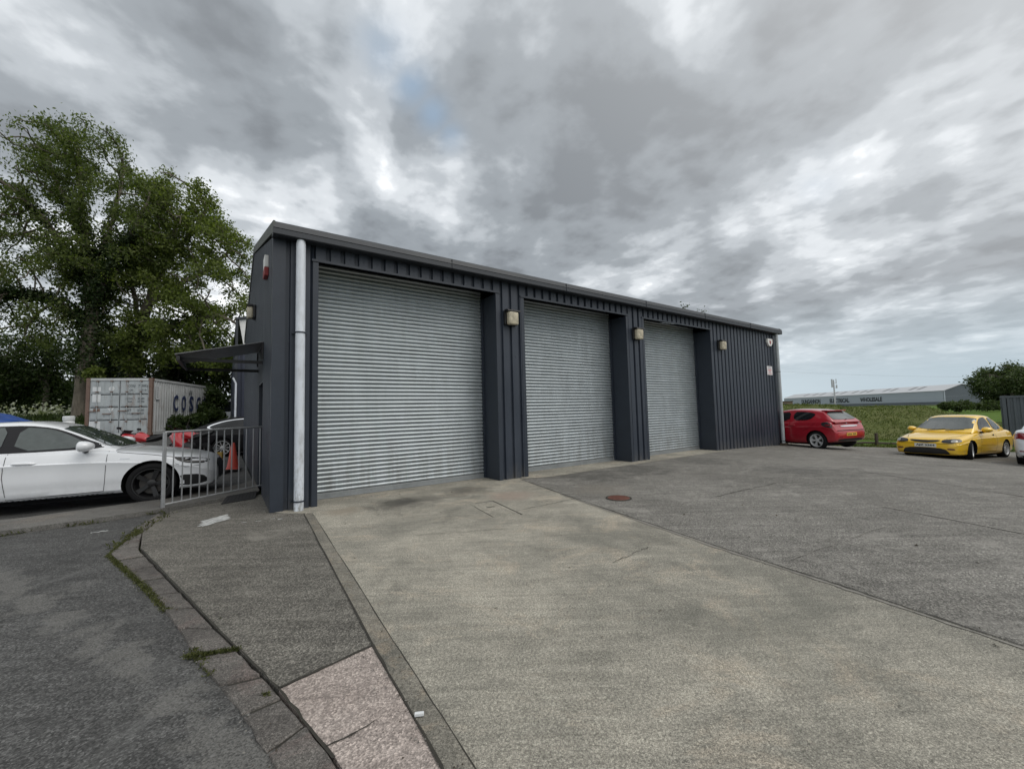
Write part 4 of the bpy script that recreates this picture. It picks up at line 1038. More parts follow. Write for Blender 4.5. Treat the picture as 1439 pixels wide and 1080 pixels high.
    def plate(c, end, z, text, mat, wid=.52, tilt=0, y0=0.0):
        d = 1 if end == 'f' else -1
        hits = [c.bvh.ray_cast(Vector((5 * d, y0 + y, zz)), Vector((-d, 0, 0)))[0] for y in (-.2, 0, .2) for zz in (z - .04, z + .04)]
        x = max(h.x * d for h in hits if h is not None) * d + d * .008
        Mx = frame(Vector((x, y0, z)), Vector((0, d, 0)), Vector((0, 0, 1)), Vector((d, 0, 0)))
        m = MB().use(mat); m.bbox(-wid / 2, wid / 2, -.056, .056, -.006, .004, .003, Mx); p = m.build('number_plate', c.root)
        text_mesh('lettering', text, .09, 'let_blk', Mx @ Matrix.Translation((0, 0, .0055)), p, .001, .004, width=wid * .86, height=.072)

def car_white_saloon():
    sp = dict(L=4.76, W=1.84, wb=2.82, fo=.88, r=.342, ra=.395, rim=.255, rimmat='rim_k', spokes=5, twin=True, sw=(.022, .017), paint='p_white', crease=.014,
        w=[(0, .48), (.04, .64), (.10, .755), (.2, .835), (.36, .885), (.7, .915), (1.3, .92), (2.6, .92), (3.6, .91), (4.3, .87), (4.6, .80), (4.76, .70)],
        zb=[(0, .30), (.06, .21), (.3, .19), (1.2, .205), (3.6, .215), (4.4, .26), (4.76, .38)],
        zs=[(0, .46), (.05, .54), (.15, .62), (.35, .71), (.7, .80), (1.2, .875), (1.6, .91), (3.0, .945), (4.2, .97), (4.6, .93), (4.76, .80)],
        zt=[(0, .50), (.03, .58), (.08, .665), (.16, .725), (.35, .785), (.8, .88), (1.25, .945), (1.7, .97), (3.6, 1.02), (4.1, 1.075), (4.6, 1.07), (4.7, 1.0), (4.76, .84)],
        belt=[(1.2, .935), (2, .95), (3.2, .965), (4.2, .99)],
        gz=[(1.38, .955), (1.5, 1.02), (1.8, 1.185), (2.06, 1.315), (2.3, 1.40), (2.62, 1.45), (3.0, 1.44), (3.4, 1.385), (3.8, 1.26), (4.2, 1.10), (4.35, 1.03)],
        gwb=[(1.38, .78), (1.6, .825), (2.4, .845), (3.4, .835), (4.1, .76), (4.35, .66)], gwt=[(1.38, .68), (2.1, .60), (3, .59), (4.35, .54)], gh=.40)
    p = Vector((-6.36, 7.24, .0)); h = Vector((math.sin(R(61.5)), math.cos(R(61.5)), 0)); rt = Vector((h.y, -h.x, 0))
    c = Car(sp, 'saloon_car', 'white saloon car with black wheels beside the raised pavement', 'car', p - rt * .80 - h * 1.38, math.atan2(h.y, h.x))
    for sg in (1, -1):
        c.decal('window_surround', [(1.42, .985), (1.66, 1.085), (2.03, 1.265), (2.22, 1.345), (2.5, 1.392), (2.9, 1.388), (3.3, 1.335), (3.72, 1.205), (4.02, 1.03), (3.9, .985), (2.6, .965)], sg, 'trim_k', .005, rnd=1)
        for P in ([(1.78, 1.005), (1.80, 1.10), (2.08, 1.255), (2.26, 1.33), (2.56, 1.365), (2.58, .99)], [(2.72, .993), (2.70, 1.368), (2.95, 1.36), (3.28, 1.305), (3.40, 1.245), (3.44, 1.02)], [(3.50, 1.02), (3.46, 1.22), (3.70, 1.14), (3.92, 1.03)]):
            c.decal('side_window', P, sg, 'glass_g', .011, rnd=1)
        c.decal('headlight', [(.10, .675), (.30, .735), (.60, .775), (.52, .70), (.36, .645), (.13, .625)], sg, 'trim_k', .006, rnd=1)
        c.decal('headlight_lens', [(.17, .665), (.34, .69), (.42, .685), (.33, .662), (.18, .645)], sg, 'lamp_y', .010)
        c.decal('bumper_intake', [(.07, .30), (.18, .44), (.50, .46), (.45, .35), (.62, .29), (.3, .255)], sg, 'black', .006, rnd=1)
        m = MB(); c.line(m, [(1.46, .93), (1.465, .70), (1.475, .45), (1.49, .28)], sg); c.line(m, [(2.62, .96), (2.64, .6), (2.60, .26)], sg); c.line(m, [(1.49, .28), (2.60, .26)], sg)
        c.line(m, [(3.63, .98), (3.66, .75), (3.50, .5)], sg); c.line(m, [(.20, .60), (.42, .59), (.56, .66)], sg, .006); c.line(m, [(.2, .71), (.5, .755), (.9, .835), (1.35, .905)], sg, .006); m.build('panel_gap', c.root)
        c.decal('sill_trim', [(1.36, .205), (1.36, .245), (3.3, .245), (3.3, .215)], sg, 'black', .006)
        c.decal('wing_badge', [(1.17, .785), (1.17, .80), (1.30, .805), (1.30, .79)], sg, 'chrome', .005)
        c.handle(2.42, .80, sg); c.handle(3.42, .84, sg)
        c.decal('tail_light', [(4.25, .80), (4.25, .90), (4.68, .92), (4.70, .80)], sg, 'lamp_r')
    c.decal('grille', [(-.40, .64), (.40, .64), (.34, .36), (.22, .28), (-.22, .28), (-.34, .36)], 'f', 'black', .012, rnd=1)
    c.decal('windscreen', [(-.70, .985), (.70, .985), (.60, 1.20), (.525, 1.36), (-.525, 1.36), (-.60, 1.20)], 'f', 'glass_g', .010, rnd=1)
    c.decal('rear_window', [(-.62, 1.08), (.62, 1.08), (.5, 1.32), (-.5, 1.32)], 'r', 'glass', .010, rnd=1)
    c.mirrors(1.74, 1.035); return c
car_white_saloon()

def car_red_hatch():
    sp = dict(L=4.17, W=1.75, wb=2.61, fo=.90, r=.322, ra=.372, rim=.232, rimmat='rim_s', spokes=5, twin=True, sw=(.020, .030), paint='p_red', crease=.004,
        w=[(0, .50), (.06, .66), (.2, .78), (.5, .85), (1.2, .875), (3.2, .875), (3.8, .86), (4.0, .83), (4.12, .79), (4.17, .70)],
        zb=[(0, .30), (.1, .20), (1, .19), (3.4, .20), (3.9, .25), (4.08, .30), (4.17, .42)],
        zs=[(0, .48), (.1, .60), (.5, .74), (1.2, .86), (2, .92), (3.2, .985), (3.9, 1.0), (4.06, .90), (4.12, .76), (4.17, .62)],
        zt=[(0, .52), (.05, .64), (.2, .74), (.7, .88), (1.1, .96), (1.6, .98), (3.6, 1.0), (3.9, 1.03), (4.02, .98), (4.08, .85), (4.13, .72), (4.17, .66)],
        belt=[(1, .93), (2, .955), (3.2, 1.0), (4.1, 1.02)],
        gz=[(1.05, .96), (1.3, 1.09), (1.7, 1.28), (2.05, 1.41), (2.5, 1.455), (3.0, 1.445), (3.45, 1.40), (3.62, 1.365), (3.75, 1.27), (3.9, 1.14), (4.05, 1.0), (4.10, .95)],
        gwb=[(1.05, .74), (1.5, .80), (3.3, .81), (3.9, .75), (4.10, .69)], gwt=[(1.05, .62), (2, .575), (3.3, .565), (4.1, .60)], gh=.40)
    r_ = Vector((.945, .33, 0)).normalized(); h = Vector((-r_.y, r_.x, 0))
    P1 = Vector((11.17, 15.12, 0)); ctr = P1 + r_ * .76 + h * 1.305; z = -.23
    c = Car(sp, 'hatchback_car', 'dark red hatchback car parked round the far end of the workshop', 'car', (ctr.x, ctr.y, z), math.atan2(h.y, h.x))
    for sg in (1, -1):
        c.decal('side_window', [(2.64, 1.03), (2.60, 1.36), (2.9, 1.365), (3.32, 1.32), (3.42, 1.24), (3.26, 1.06)], sg, 'glass', .008, rnd=2)
        c.decal('side_window', [(1.62, 1.0), (1.72, 1.16), (2.05, 1.32), (2.46, 1.365), (2.50, 1.02)], sg, 'glass', .008, rnd=1)
        c.decal('tail_light', [(3.72, .86), (3.70, .98), (4.02, 1.0), (4.18, .86), (4.10, .78), (3.92, .80)], sg, 'lamp_h', .008, rnd=1)
        c.decal('light_lens', [(3.84, .86), (3.83, .91), (4.04, .905), (4.08, .85)], sg, 'lamp_r', .012)
        c.decal('headlight', [(.1, .60), (.2, .72), (.75, .82), (.6, .70)], sg, 'lamp_h')
        m = MB(); c.line(m, [(2.52, 1.0), (2.54, .6), (2.50, .24)], sg); c.line(m, [(1.35, .95), (1.38, .4), (1.33, .24)], sg); c.line(m, [(2.50, .25), (1.33, .25)], sg); c.line(m, [(3.74, .80), (3.86, .72), (4.2, .66)], sg); c.line(m, [(3.50, 1.0), (3.36, .82), (3.05, .66)], sg); m.build('panel_gap', c.root)
        c.decal('rubbing_strip', [(1.4, .50), (1.4, .53), (2.9, .53), (2.9, .50)], sg, 'p_red', .012)
        c.handle(2.62, .86, sg); c.handle(1.62, .82, sg)
    c.decal('rear_window', [(-.56, 1.07), (.56, 1.07), (.60, 1.12), (.52, 1.345), (-.52, 1.345), (-.60, 1.12)], 'r', 'glass_g', .009, rnd=1)
    c.decal('windscreen', [(-.66, 1.02), (.66, 1.02), (.52, 1.38), (-.52, 1.38)], 'f', 'glass_g', .009, rnd=1)
    m = MB().use('black'); m.tube([(c.X(4.02), .02, 1.075), (c.X(3.93), -.25, 1.10)], [.014, .008], 6); m.build('rear_wiper', c.root)
    m = MB().use('p_red'); m.bbox(c.X(3.74), c.X(3.52), -.50, .50, 1.375, 1.41, .012); m.build('roof_spoiler', c.root)
    c.decal('boot_trim', [(-.44, .815), (.44, .815), (.44, .86), (-.44, .86)], 'r', 'chrome', .016, rnd=1)
    m = MB().use('chrome'); 
    hx = c.bvh.ray_cast(Vector((-5, 0, .93)), Vector((1, 0, 0)))[0]
    m.lathe([(.045, -.004), (.055, .006), (.045, .010), (.043, .0)], 20, Matrix.Translation(hx) @ Matrix.Rotation(-math.pi / 2, 4, 'Y')); m.build('badge', c.root)
    m = MB(); c.decal('', [(-.70, .675), (.70, .675), (.70, .70), (-.70, .70)], 'r', 'arch', .004, mb=m); m.build('panel_gap', c.root)
    c.decal('bumper_skirt', [(-.66, .30), (.66, .30), (.60, .40), (-.60, .40)], 'r', 'black', .010, rnd=1)
    d = -1; hx = min(c.bvh.ray_cast(Vector((-5, y, .55)), Vector((1, 0, 0)))[0].x for y in (-.24, 0, .24)) - .01
    m = MB().use('plate_y'); m.bbox(hx - .006, hx + .012, -.26, .26, .495, .605, .003); p = m.build('number_plate', c.root)
    m = MB().use('let_blk')
    for k, y in enumerate((-.19, -.13, -.07, .03, .09, .15, .21)): m.box(hx - .0085, hx - .0062, y - .018, y + .018, .52, .58)
    m.build('worn_print', p)
    for y in (-.56, .56):
        m = MB().use('lamp_r'); hh = c.bvh.ray_cast(Vector((-5, y, .46)), Vector((1, 0, 0)))[0]; m.bbox(hh.x - .010, hh.x + .01, y - .07, y + .07, .44, .475, .004); m.build('reflector', c.root)
    c.mirrors(1.45, 1.02); return c
car_red_hatch()

def car_yellow_coupe():
    sp = dict(L=4.10, W=1.64, wb=2.40, fo=.80, r=.288, ra=.318, rim=.20, rimmat='rim_s', spokes=8, sw=(.012, .016), paint='p_yel', crease=.004, steer=14,
        w=[(0, .56), (.04, .68), (.12, .755), (.3, .80), (.8, .82), (3.2, .82), (3.7, .795), (4.0, .72), (4.10, .60)],
        zb=[(0, .22), (.05, .15), (.3, .13), (1, .14), (3.3, .14), (3.8, .19), (4.10, .32)],
        zs=[(0, .48), (.06, .53), (.2, .58), (.5, .65), (1.0, .75), (1.4, .80), (2.4, .82), (3.4, .86), (3.9, .84), (4.10, .70)],
        zt=[(0, .52), (.03, .57), (.09, .62), (.25, .67), (.7, .765), (1.1, .825), (1.5, .85), (3.3, .90), (3.7, .955), (4.0, .94), (4.07, .86), (4.10, .76)],
        belt=[(1, .81), (1.6, .83), (2.6, .85), (3.6, .91)],
        gz=[(1.12, .83), (1.2, .885), (1.35, .98), (1.8, 1.255), (1.98, 1.33), (2.2, 1.37), (2.5, 1.385), (2.8, 1.365), (3.1, 1.285), (3.4, 1.14), (3.7, .98), (3.78, .92)],
        gwb=[(1.12, .71), (1.5, .75), (2.8, .75), (3.5, .68), (3.78, .60)], gwt=[(1.12, .66), (1.9, .585), (2.6, .575), (3.78, .50)], gh=.46)
    h = Vector((-.915, -.403, 0)).normalized(); rt = Vector((h.y, -h.x, 0))
    pl = Vector((14.02, 12.74, 0)); c0 = pl + rt * .72 - h * 1.2
    c = Car(sp, 'coupe_car', 'lowered yellow coupe with tinted headlights facing the workshop', 'car', (c0.x, c0.y, -.455), math.atan2(h.y, h.x))
    c.root.rotation_euler = (0, R(-2.0), math.atan2(h.y, h.x))
    for sg in (1, -1):
        c.decal('side_window', [(1.56, .90), (1.70, 1.06), (1.94, 1.235), (2.12, 1.30), (2.42, 1.32), (2.44, .90)], sg, 'glass', .008, rnd=1)
        c.decal('side_window', [(2.54, .905), (2.52, 1.315), (2.78, 1.285), (3.02, 1.18), (3.20, 1.03), (3.18, .94)], sg, 'glass', .008, rnd=2)
        c.decal('headlight', [(sg * .40, .515), (sg * .40, .60), (sg * .60, .635), (sg * .745, .625), (sg * .775, .54), (sg * .60, .50)], 'f', 'lamp_h', .010, rnd=1)
        c.decal('headlight_lens', [(sg * .60, .53), (sg * .60, .60), (sg * .70, .605), (sg * .72, .54)], 'f', 'lamp_y', .016, rnd=1)
        c.decal('fog_light', [(sg * .52, .305), (sg * .52, .35), (sg * .68, .35), (sg * .68, .30)], 'f', 'rust', .010, rnd=2)
        m = MB(); c.line(m, [(1.36, .81), (1.40, .5), (1.36, .24)], sg); c.line(m, [(2.48, .85), (2.52, .5), (2.44, .24)], sg); c.line(m, [(1.36, .24), (2.44, .24)], sg); c.line(m, [(.14, .50), (.45, .48), (.48, .44)], sg); m.build('panel_gap', c.root)
        c.decal('door_moulding', [(1.42, .455), (1.42, .485), (2.44, .485), (2.44, .455)], sg, 'p_yel', .014)
        c.decal('door_lock', [(2.26, .725), (2.26, .775), (2.34, .775), (2.34, .725)], sg, 'arch', .008, rnd=1)
        c.decal('tail_light', [(3.85, .66), (3.85, .80), (4.06, .80), (4.06, .66)], sg, 'lamp_r')
    c.decal('windscreen', [(-.685, .91), (.685, .91), (.62, 1.12), (.56, 1.315), (-.56, 1.315), (-.62, 1.12)], 'f', 'glass_g', .009, rnd=1)
    c.decal('grille', [(-.40, .60), (0, .582), (.40, .60), (.28, .532), (0, .508), (-.28, .532)], 'f', 'black', .010, rnd=1)
    c.decal('lower_intake', [(-.46, .345), (0, .362), (.46, .345), (.58, .20), (.54, .165), (-.54, .165), (-.54, .20)], 'f', 'black', .010, rnd=1)
    m = MB(); c.decal('', [(-.76, .478), (.76, .478), (.76, .487), (-.76, .487)], 'f', 'arch', .004, mb=m); 
    for sg in (1, -1): c.line(m, [(.16, sg * .46), (.6, sg * .62), (1.12, sg * .69)], 't', .008)
    m.build('bonnet_gap', c.root)
    m = MB().use('black')
    for y in (-.35, .1): m.tube([(c.X(1.13), y, .88), (c.X(1.22), y + .42, .93)], .010, 6)
    m.build('wiper', c.root)
    c.plate('f', .425, 'AJZ 2364', 'plate_w', .52, y0=.02)
    c.decal('rear_window', [(-.55, 1.0), (.55, 1.0), (.46, 1.28), (-.46, 1.28)], 'r', 'glass', .009, rnd=1)
    c.mirrors(1.58, .915); return c
car_yellow_coupe()

SAL = dict(L=4.62, W=1.80, wb=2.70, fo=.88, r=.32, ra=.36, rim=.22, rimmat='rim_s', spokes=10, sw=(.012, .018), paint='p_white',
    w=[(0, .5), (.06, .68), (.2, .80), (.5, .87), (1.2, .90), (3.4, .90), (4.2, .87), (4.48, .81), (4.58, .74), (4.62, .66)],
    zb=[(0, .30), (.1, .20), (1, .20), (3.6, .21), (4.2, .26), (4.62, .36)],
    zs=[(0, .48), (.1, .62), (.5, .76), (1.2, .88), (2, .94), (3.4, .99), (4.3, 1.0), (4.5, .97), (4.62, .78)],
    zt=[(0, .52), (.05, .64), (.2, .74), (.7, .88), (1.1, .97), (1.6, .99), (3.6, 1.04), (4.0, 1.09), (4.5, 1.09), (4.57, 1.03), (4.62, .84)],
    belt=[(1, .95), (2, .97), (3.2, .99), (4.2, 1.02)],
    gz=[(1.1, .96), (1.35, 1.08), (1.75, 1.28), (2.1, 1.42), (2.5, 1.47), (3.0, 1.455), (3.4, 1.38), (3.8, 1.25), (4.15, 1.09), (4.2, 1.05)],
    gwb=[(1.1, .74), (1.5, .81), (3.3, .82), (4.2, .68)], gwt=[(1.1, .64), (2, .59), (3.3, .58), (4.2, .54)], gh=.42)
def common_glass(c, sg):
    c.decal('side_window', [(1.66, 1.02), (1.78, 1.17), (2.1, 1.34), (2.5, 1.39), (2.54, 1.03)], sg, 'glass', .008, rnd=1)
    c.decal('side_window', [(2.64, 1.03), (2.62, 1.39), (3.0, 1.37), (3.34, 1.29), (3.52, 1.18), (3.5, 1.06)], sg, 'glass', .008, rnd=1)
def car_white_edge():
    h = Vector((.83, .558, 0)).normalized(); lf = Vector((-h.y, h.x, 0))
    corner = Vector((13.62, 11.2, 0)); ctr = corner - lf * .80 + h * (4.62 - (2.70 / 2 + .88) - .10)
    c = Car(dict(SAL), 'parked_saloon', 'white saloon cut off by the picture edge, showing its red tail light', 'car', (ctr.x, ctr.y, -.47), math.atan2(h.y, h.x))
    for sg in (1, -1):
        common_glass(c, sg)
        c.decal('tail_light', [(sg * .46, .80), (sg * .46, .93), (sg * .74, .99), (sg * .80, .90), (sg * .74, .80)], 'r', 'lamp_r', .010, rnd=1)
        c.decal('tail_light', [(4.22, .80), (4.24, .90), (4.55, .96), (4.6, .80)], sg, 'lamp_r', .010, rnd=1)
        c.decal('reflector', [(sg * .50, .47), (sg * .50, .50), (sg * .74, .50), (sg * .74, .47)], 'r', 'lamp_r', .010)
    c.decal('bumper_skirt', [(-.72, .24), (.72, .24), (.70, .40), (-.70, .40)], 'r', 'black', .012, rnd=1)
    c.decal('plate_recess', [(-.40, .66), (.40, .66), (.40, .82), (-.40, .82)], 'r', 'sign_g', .008, rnd=1)
    c.decal('rear_window', [(-.6, 1.10), (.6, 1.10), (.5, 1.36), (-.5, 1.36)], 'r', 'glass', .009, rnd=1)
    c.decal('windscreen', [(-.66, 1.02), (.66, 1.02), (.54, 1.38), (-.54, 1.38)], 'f', 'glass', .009, rnd=1)
car_white_edge()
def car_black_estate():
    sp = dict(SAL); sp.update(paint='p_blk', r=.34, ra=.385, rim=.255, spokes=10, sw=(.010, .014), gz=[(1.1, .98), (1.35, 1.10), (1.75, 1.30), (2.1, 1.43), (2.5, 1.48), (3.1, 1.475), (3.6, 1.41), (4.1, 1.24), (4.45, 1.09), (4.55, 1.03)],
        gwb=[(1.1, .74), (1.5, .81), (3.6, .82), (4.55, .70)], gwt=[(1.1, .64), (2, .60), (3.6, .57), (4.55, .52)])
    h = Vector((.90, .436, 0)).normalized(); rt = Vector((h.y, -h.x, 0))
    p = Vector((-10.95, 15.5, 0)); ctr = p - rt * .80 + h * 1.35
    c = Car(sp, 'fastback_car', 'black fastback car with silver wheel and chrome window line behind the railing', 'car', (ctr.x, ctr.y, .01), math.atan2(h.y, h.x))
    for sg in (1, -1):
        c.decal('window_trim', [(1.60, 1.0), (1.74, 1.17), (2.1, 1.355), (2.5, 1.42), (3.1, 1.41), (3.6, 1.335), (4.0, 1.20), (4.12, 1.10), (3.9, 1.03)], sg, 'chrome', .005, rnd=1)
        c.decal('side_window', [(1.66, 1.02), (1.78, 1.15), (2.11, 1.33), (2.5, 1.39), (3.1, 1.38), (3.56, 1.31), (3.93, 1.18), (4.03, 1.10), (3.86, 1.05)], sg, 'glass', .012, rnd=1)
        c.decal('tail_light', [(4.25, .82), (4.25, .92), (4.56, .96), (4.6, .82)], sg, 'lamp_r', .008)
    c.decal('rear_window', [(-.58, 1.10), (.58, 1.10), (.5, 1.38), (-.5, 1.38)], 'r', 'glass_g', .009, rnd=1)
    c.mirrors(1.66, 1.06)
car_black_estate()

# ------------------------------------------------------------------ shipping containers
def shipping_container(name, label, loc, rz, L, mats, Hh=2.59, Wd=2.44):
    """local x = length away from the doors, y = width to the left; doors on x=0"""
    o = empty(name, label, 'shipping container', loc, rz); mw, md, me = mats
    for y, s in ((.02, -1), (Wd - .02, 1)):          # corrugated long sides
        m = MB().use(mw); pr = []; x = .16
        while x < L - .16:
            pr += [(x, 0), (x + .07, 0), (x + .105, .036), (x + .175, .036)]; x += .21
        m.extrude(pr, .16, Hh - .10, lambda p, q, a, y=y, s=s: (p, y - s * q + s * .0, a)); m.build('side_wall', o)
    m = MB().use(mw); m.box(.06, L - .06, .05, Wd - .05, Hh - .06, Hh - .035); m.box(L - .06, L - .03, .1, Wd - .1, .1, Hh - .1); m.box(.1, L - .1, .06, Wd - .06, .08, .14); m.build('roof', o)
    m = MB().use(mw)
    for y in (0, Wd - .12):
        m.box(.13, L - .13, y + .005, y + .115, Hh - .115, Hh - .005); m.box(.13, L - .13, y + .005, y + .115, .01, .165); m.box(L - .13, L - .005, y + .004, y + .116, .12, Hh - .12)
    for z in (Hh - .118, .012): m.box(L - .125, L - .008, .12, Wd - .12, z, z + .11)
    m.build('rails', o)
    m = MB().use(me)
    for y in (.002, Wd - .132): m.box(.004, .13, y, y + .13, .12, Hh - .12)
    m.use(mw); m.box(.006, .128, .135, Wd - .135, Hh - .115, Hh - .003); m.box(.006, .128, .135, Wd - .135, .008, .13)
    m.build('door_frame', o)
    m = MB().use(me)
    for x in (0, L - .17):
        for y in (-.004, Wd - .158):
            for z in (0, Hh - .12): m.bbox(x, x + .17, y, y + .162, z, z + .12, .008)
    m.build('corner_casting', o)
    for k, (y0, y1) in enumerate(((.14, Wd / 2 - .008), (Wd / 2 + .008, Wd - .14))):
        m = MB().use(md); m.box(.035, .075, y0, y1, .14, Hh - .125)
        zz = [.14, .72, 1.29, 1.86, Hh - .125]
        for a, c in zip(zz[:-1], zz[1:]):            # pressed panels
            for q0, q1 in ((y0 + .05, (y0 + y1) / 2 - .03), ((y0 + y1) / 2 + .03, y1 - .05)): m.bbox(.022, .036, q0, q1, a + .06, c - .06, .006)
        d = m.build('door', o)
        m = MB().use('arch')
        for z in zz[1:-1]: m.box(.030, .0345, y0 + .03, y1 - .03, z - .018, z + .018)
        m.build('swage', d)
        for f in (.27, .75):
            y = lerp(y0, y1, f); m = MB().use(md); m.tube([(.0, y, .06), (.0, y, Hh - .05)], .017, 8); b = m.build('lock_rod', d, smooth=True)
            m = MB().use(me)
            for z in (.10, .62, 1.30, 1.95, Hh - .16): m.box(-.02, .034, y - .04, y + .04, z, z + .05)
            m.box(-.03, -.012, y - .02, y + .30, .98 if f < .5 else 1.10, 1.02 if f < .5 else 1.14); m.build('keeper', d)
        m = MB().use(me)
        for z in (.3, .95, 1.6, 2.2): m.box(-.012, .035, (y0 - .055) if k == 0 else (y1 + .005), (y0 - .005) if k == 0 else (y1 + .055), z, z + .10)
        m.build('hinge', d)
    m = MB().use('arch'); m.box(.02, .034, Wd / 2 - .007, Wd / 2 + .007, .15, Hh - .13); m.build('door_gap', o)
    return o
cz = .78
a_ = R(90 + 15.5)                                    # long axis
CW = Vector((-16.42, 18.62, cz))
cl = Vector((math.cos(a_), math.sin(a_), 0)); cw = Vector((-cl.y, cl.x, 0))
oc = shipping_container('cargo_container', 'weathered pale grey cargo container with double doors under the big ivy tree', CW, a_, 6.06, ('container2', 'container', 'rust_edge'))
def container_marks():
    # door stickers and codes: y runs from the near right corner (0) to the left corner (2.44)
    Mx = lambda y, z: frame(Vector((.0195, y, z)), Vector((0, -1, 0)), Vector((0, 0, 1)), Vector((-1, 0, 0)))
    m = MB().use('decal_w')
    m.box(-.25, .25, -.002, .0, 0, .001)if False else None
    for y, z, w, h in ((2.06, 2.10, .30, .20), (2.06, 1.70, .30, .34), (2.09, .46, .40, .44)): m.box(.0165, .0205, y - w / 2, y + w / 2, z - h / 2, z + h / 2)
    m.lathe([(0, 0), (.11, 0), (.11, .004)], 20, frame(Vector((.0165, 1.52, 2.12)), Vector((0, 1, 0)), Vector((0, 0, 1)), Vector((-1, 0, 0)))); m.add([(.017, 1.66, 1.26), (.017, 1.40, 1.26), (.017, 1.53, 1.06)], [(0, 1, 2)])
    m.build('door_stickers', oc)
    m = MB().use('rust_edge'); m.bbox(.0160, .0210, 1.92, 2.16, 1.10, 1.24, .002); m.build('rust_patch', oc)
    for y, z, t, w, h in ((.78, 2.24, 'COSU', .25, .12), (.36, 2.24, '793882', .36, .12), (.80, 2.05, 'CN', .13, .10), (.36, 2.05, '4310', .26, .09), (.86, 1.66, 'MGW', .26, .10), (.86, 1.53, 'TARE', .22, .08), (.42, 1.66, '30480', .26, .10), (.42, 1.53, '67200', .26, .09),
                          (.88, 1.14, 'NET', .22, .10), (.84, .99, 'CU.CAP', .30, .09), (.42, 1.14, '26680', .26, .10), (.42, .99, '58820', .26, .09)):
        text_mesh('code_lettering', t, .12, 'grey_let', Mx(y, z), oc, .001, .003, width=w, height=h)
    # big letters on the visible long side (towards -y)
    for ch, x in (('C', 2.05), ('O', 2.85), ('S', 3.65), ('C', 4.45), ('O', 5.25)):
        text_mesh('side_lettering', ch, .8, 'navy', frame(Vector((x, -.020, 1.50)), Vector((1, 0, 0)), Vector((0, 0, 1)), Vector((0, -1, 0))), oc, .006, .02, width=.46, height=.84)
    m = MB().use('decal_w'); m.box(.30, .62, -.022, -.0175, 1.62, 2.28); m.box(3.02, 3.14, -.022, -.0175, 1.75, 2.38); m.build('side_stickers', oc)
    m = MB().use('grey_let')
    for k in range(6): m.box(.38, .44, -.0245, -.0222, 1.70 + k * .09, 1.75 + k * .09)
    m.build('vertical_code', oc)
    for k, x in enumerate((3.42, 3.62)): 
        m = MB().use('grey_let'); m.box(x, x + .10, -.0225, -.018, 1.98, 2.22); m.build('code_mark', oc)
container_marks()
m = MB().use('wood')
for x in (.3, 5.6):
    for y in (.3, 2.1): 
        p = CW + cl * x + cw * y; m.bbox(p.x - .15, p.x + .15, p.y - .15, p.y + .15, ground_h(p.x, p.y) - .1, cz + .0, .02)
o = m.build('support_blocks', oc); o.matrix_parent_inverse = (Matrix.Translation(CW) @ Matrix.Rotation(a_, 4, 'Z')).inverted()
def container_right():
    # dark grey container at the right edge: door end not seen, plain corrugated side faces the yard
    d = Vector((.66, -.75, 0)).normalized()
    rz = math.atan2(d.y, d.x)
    p = Vector((24.45, 20.5, -1.0))
    o = shipping_container('storage_container', 'dark grey storage container behind the yellow coupe', p, rz, 6.06, ('container_d', 'container_d', 'container_d'))
container_right()

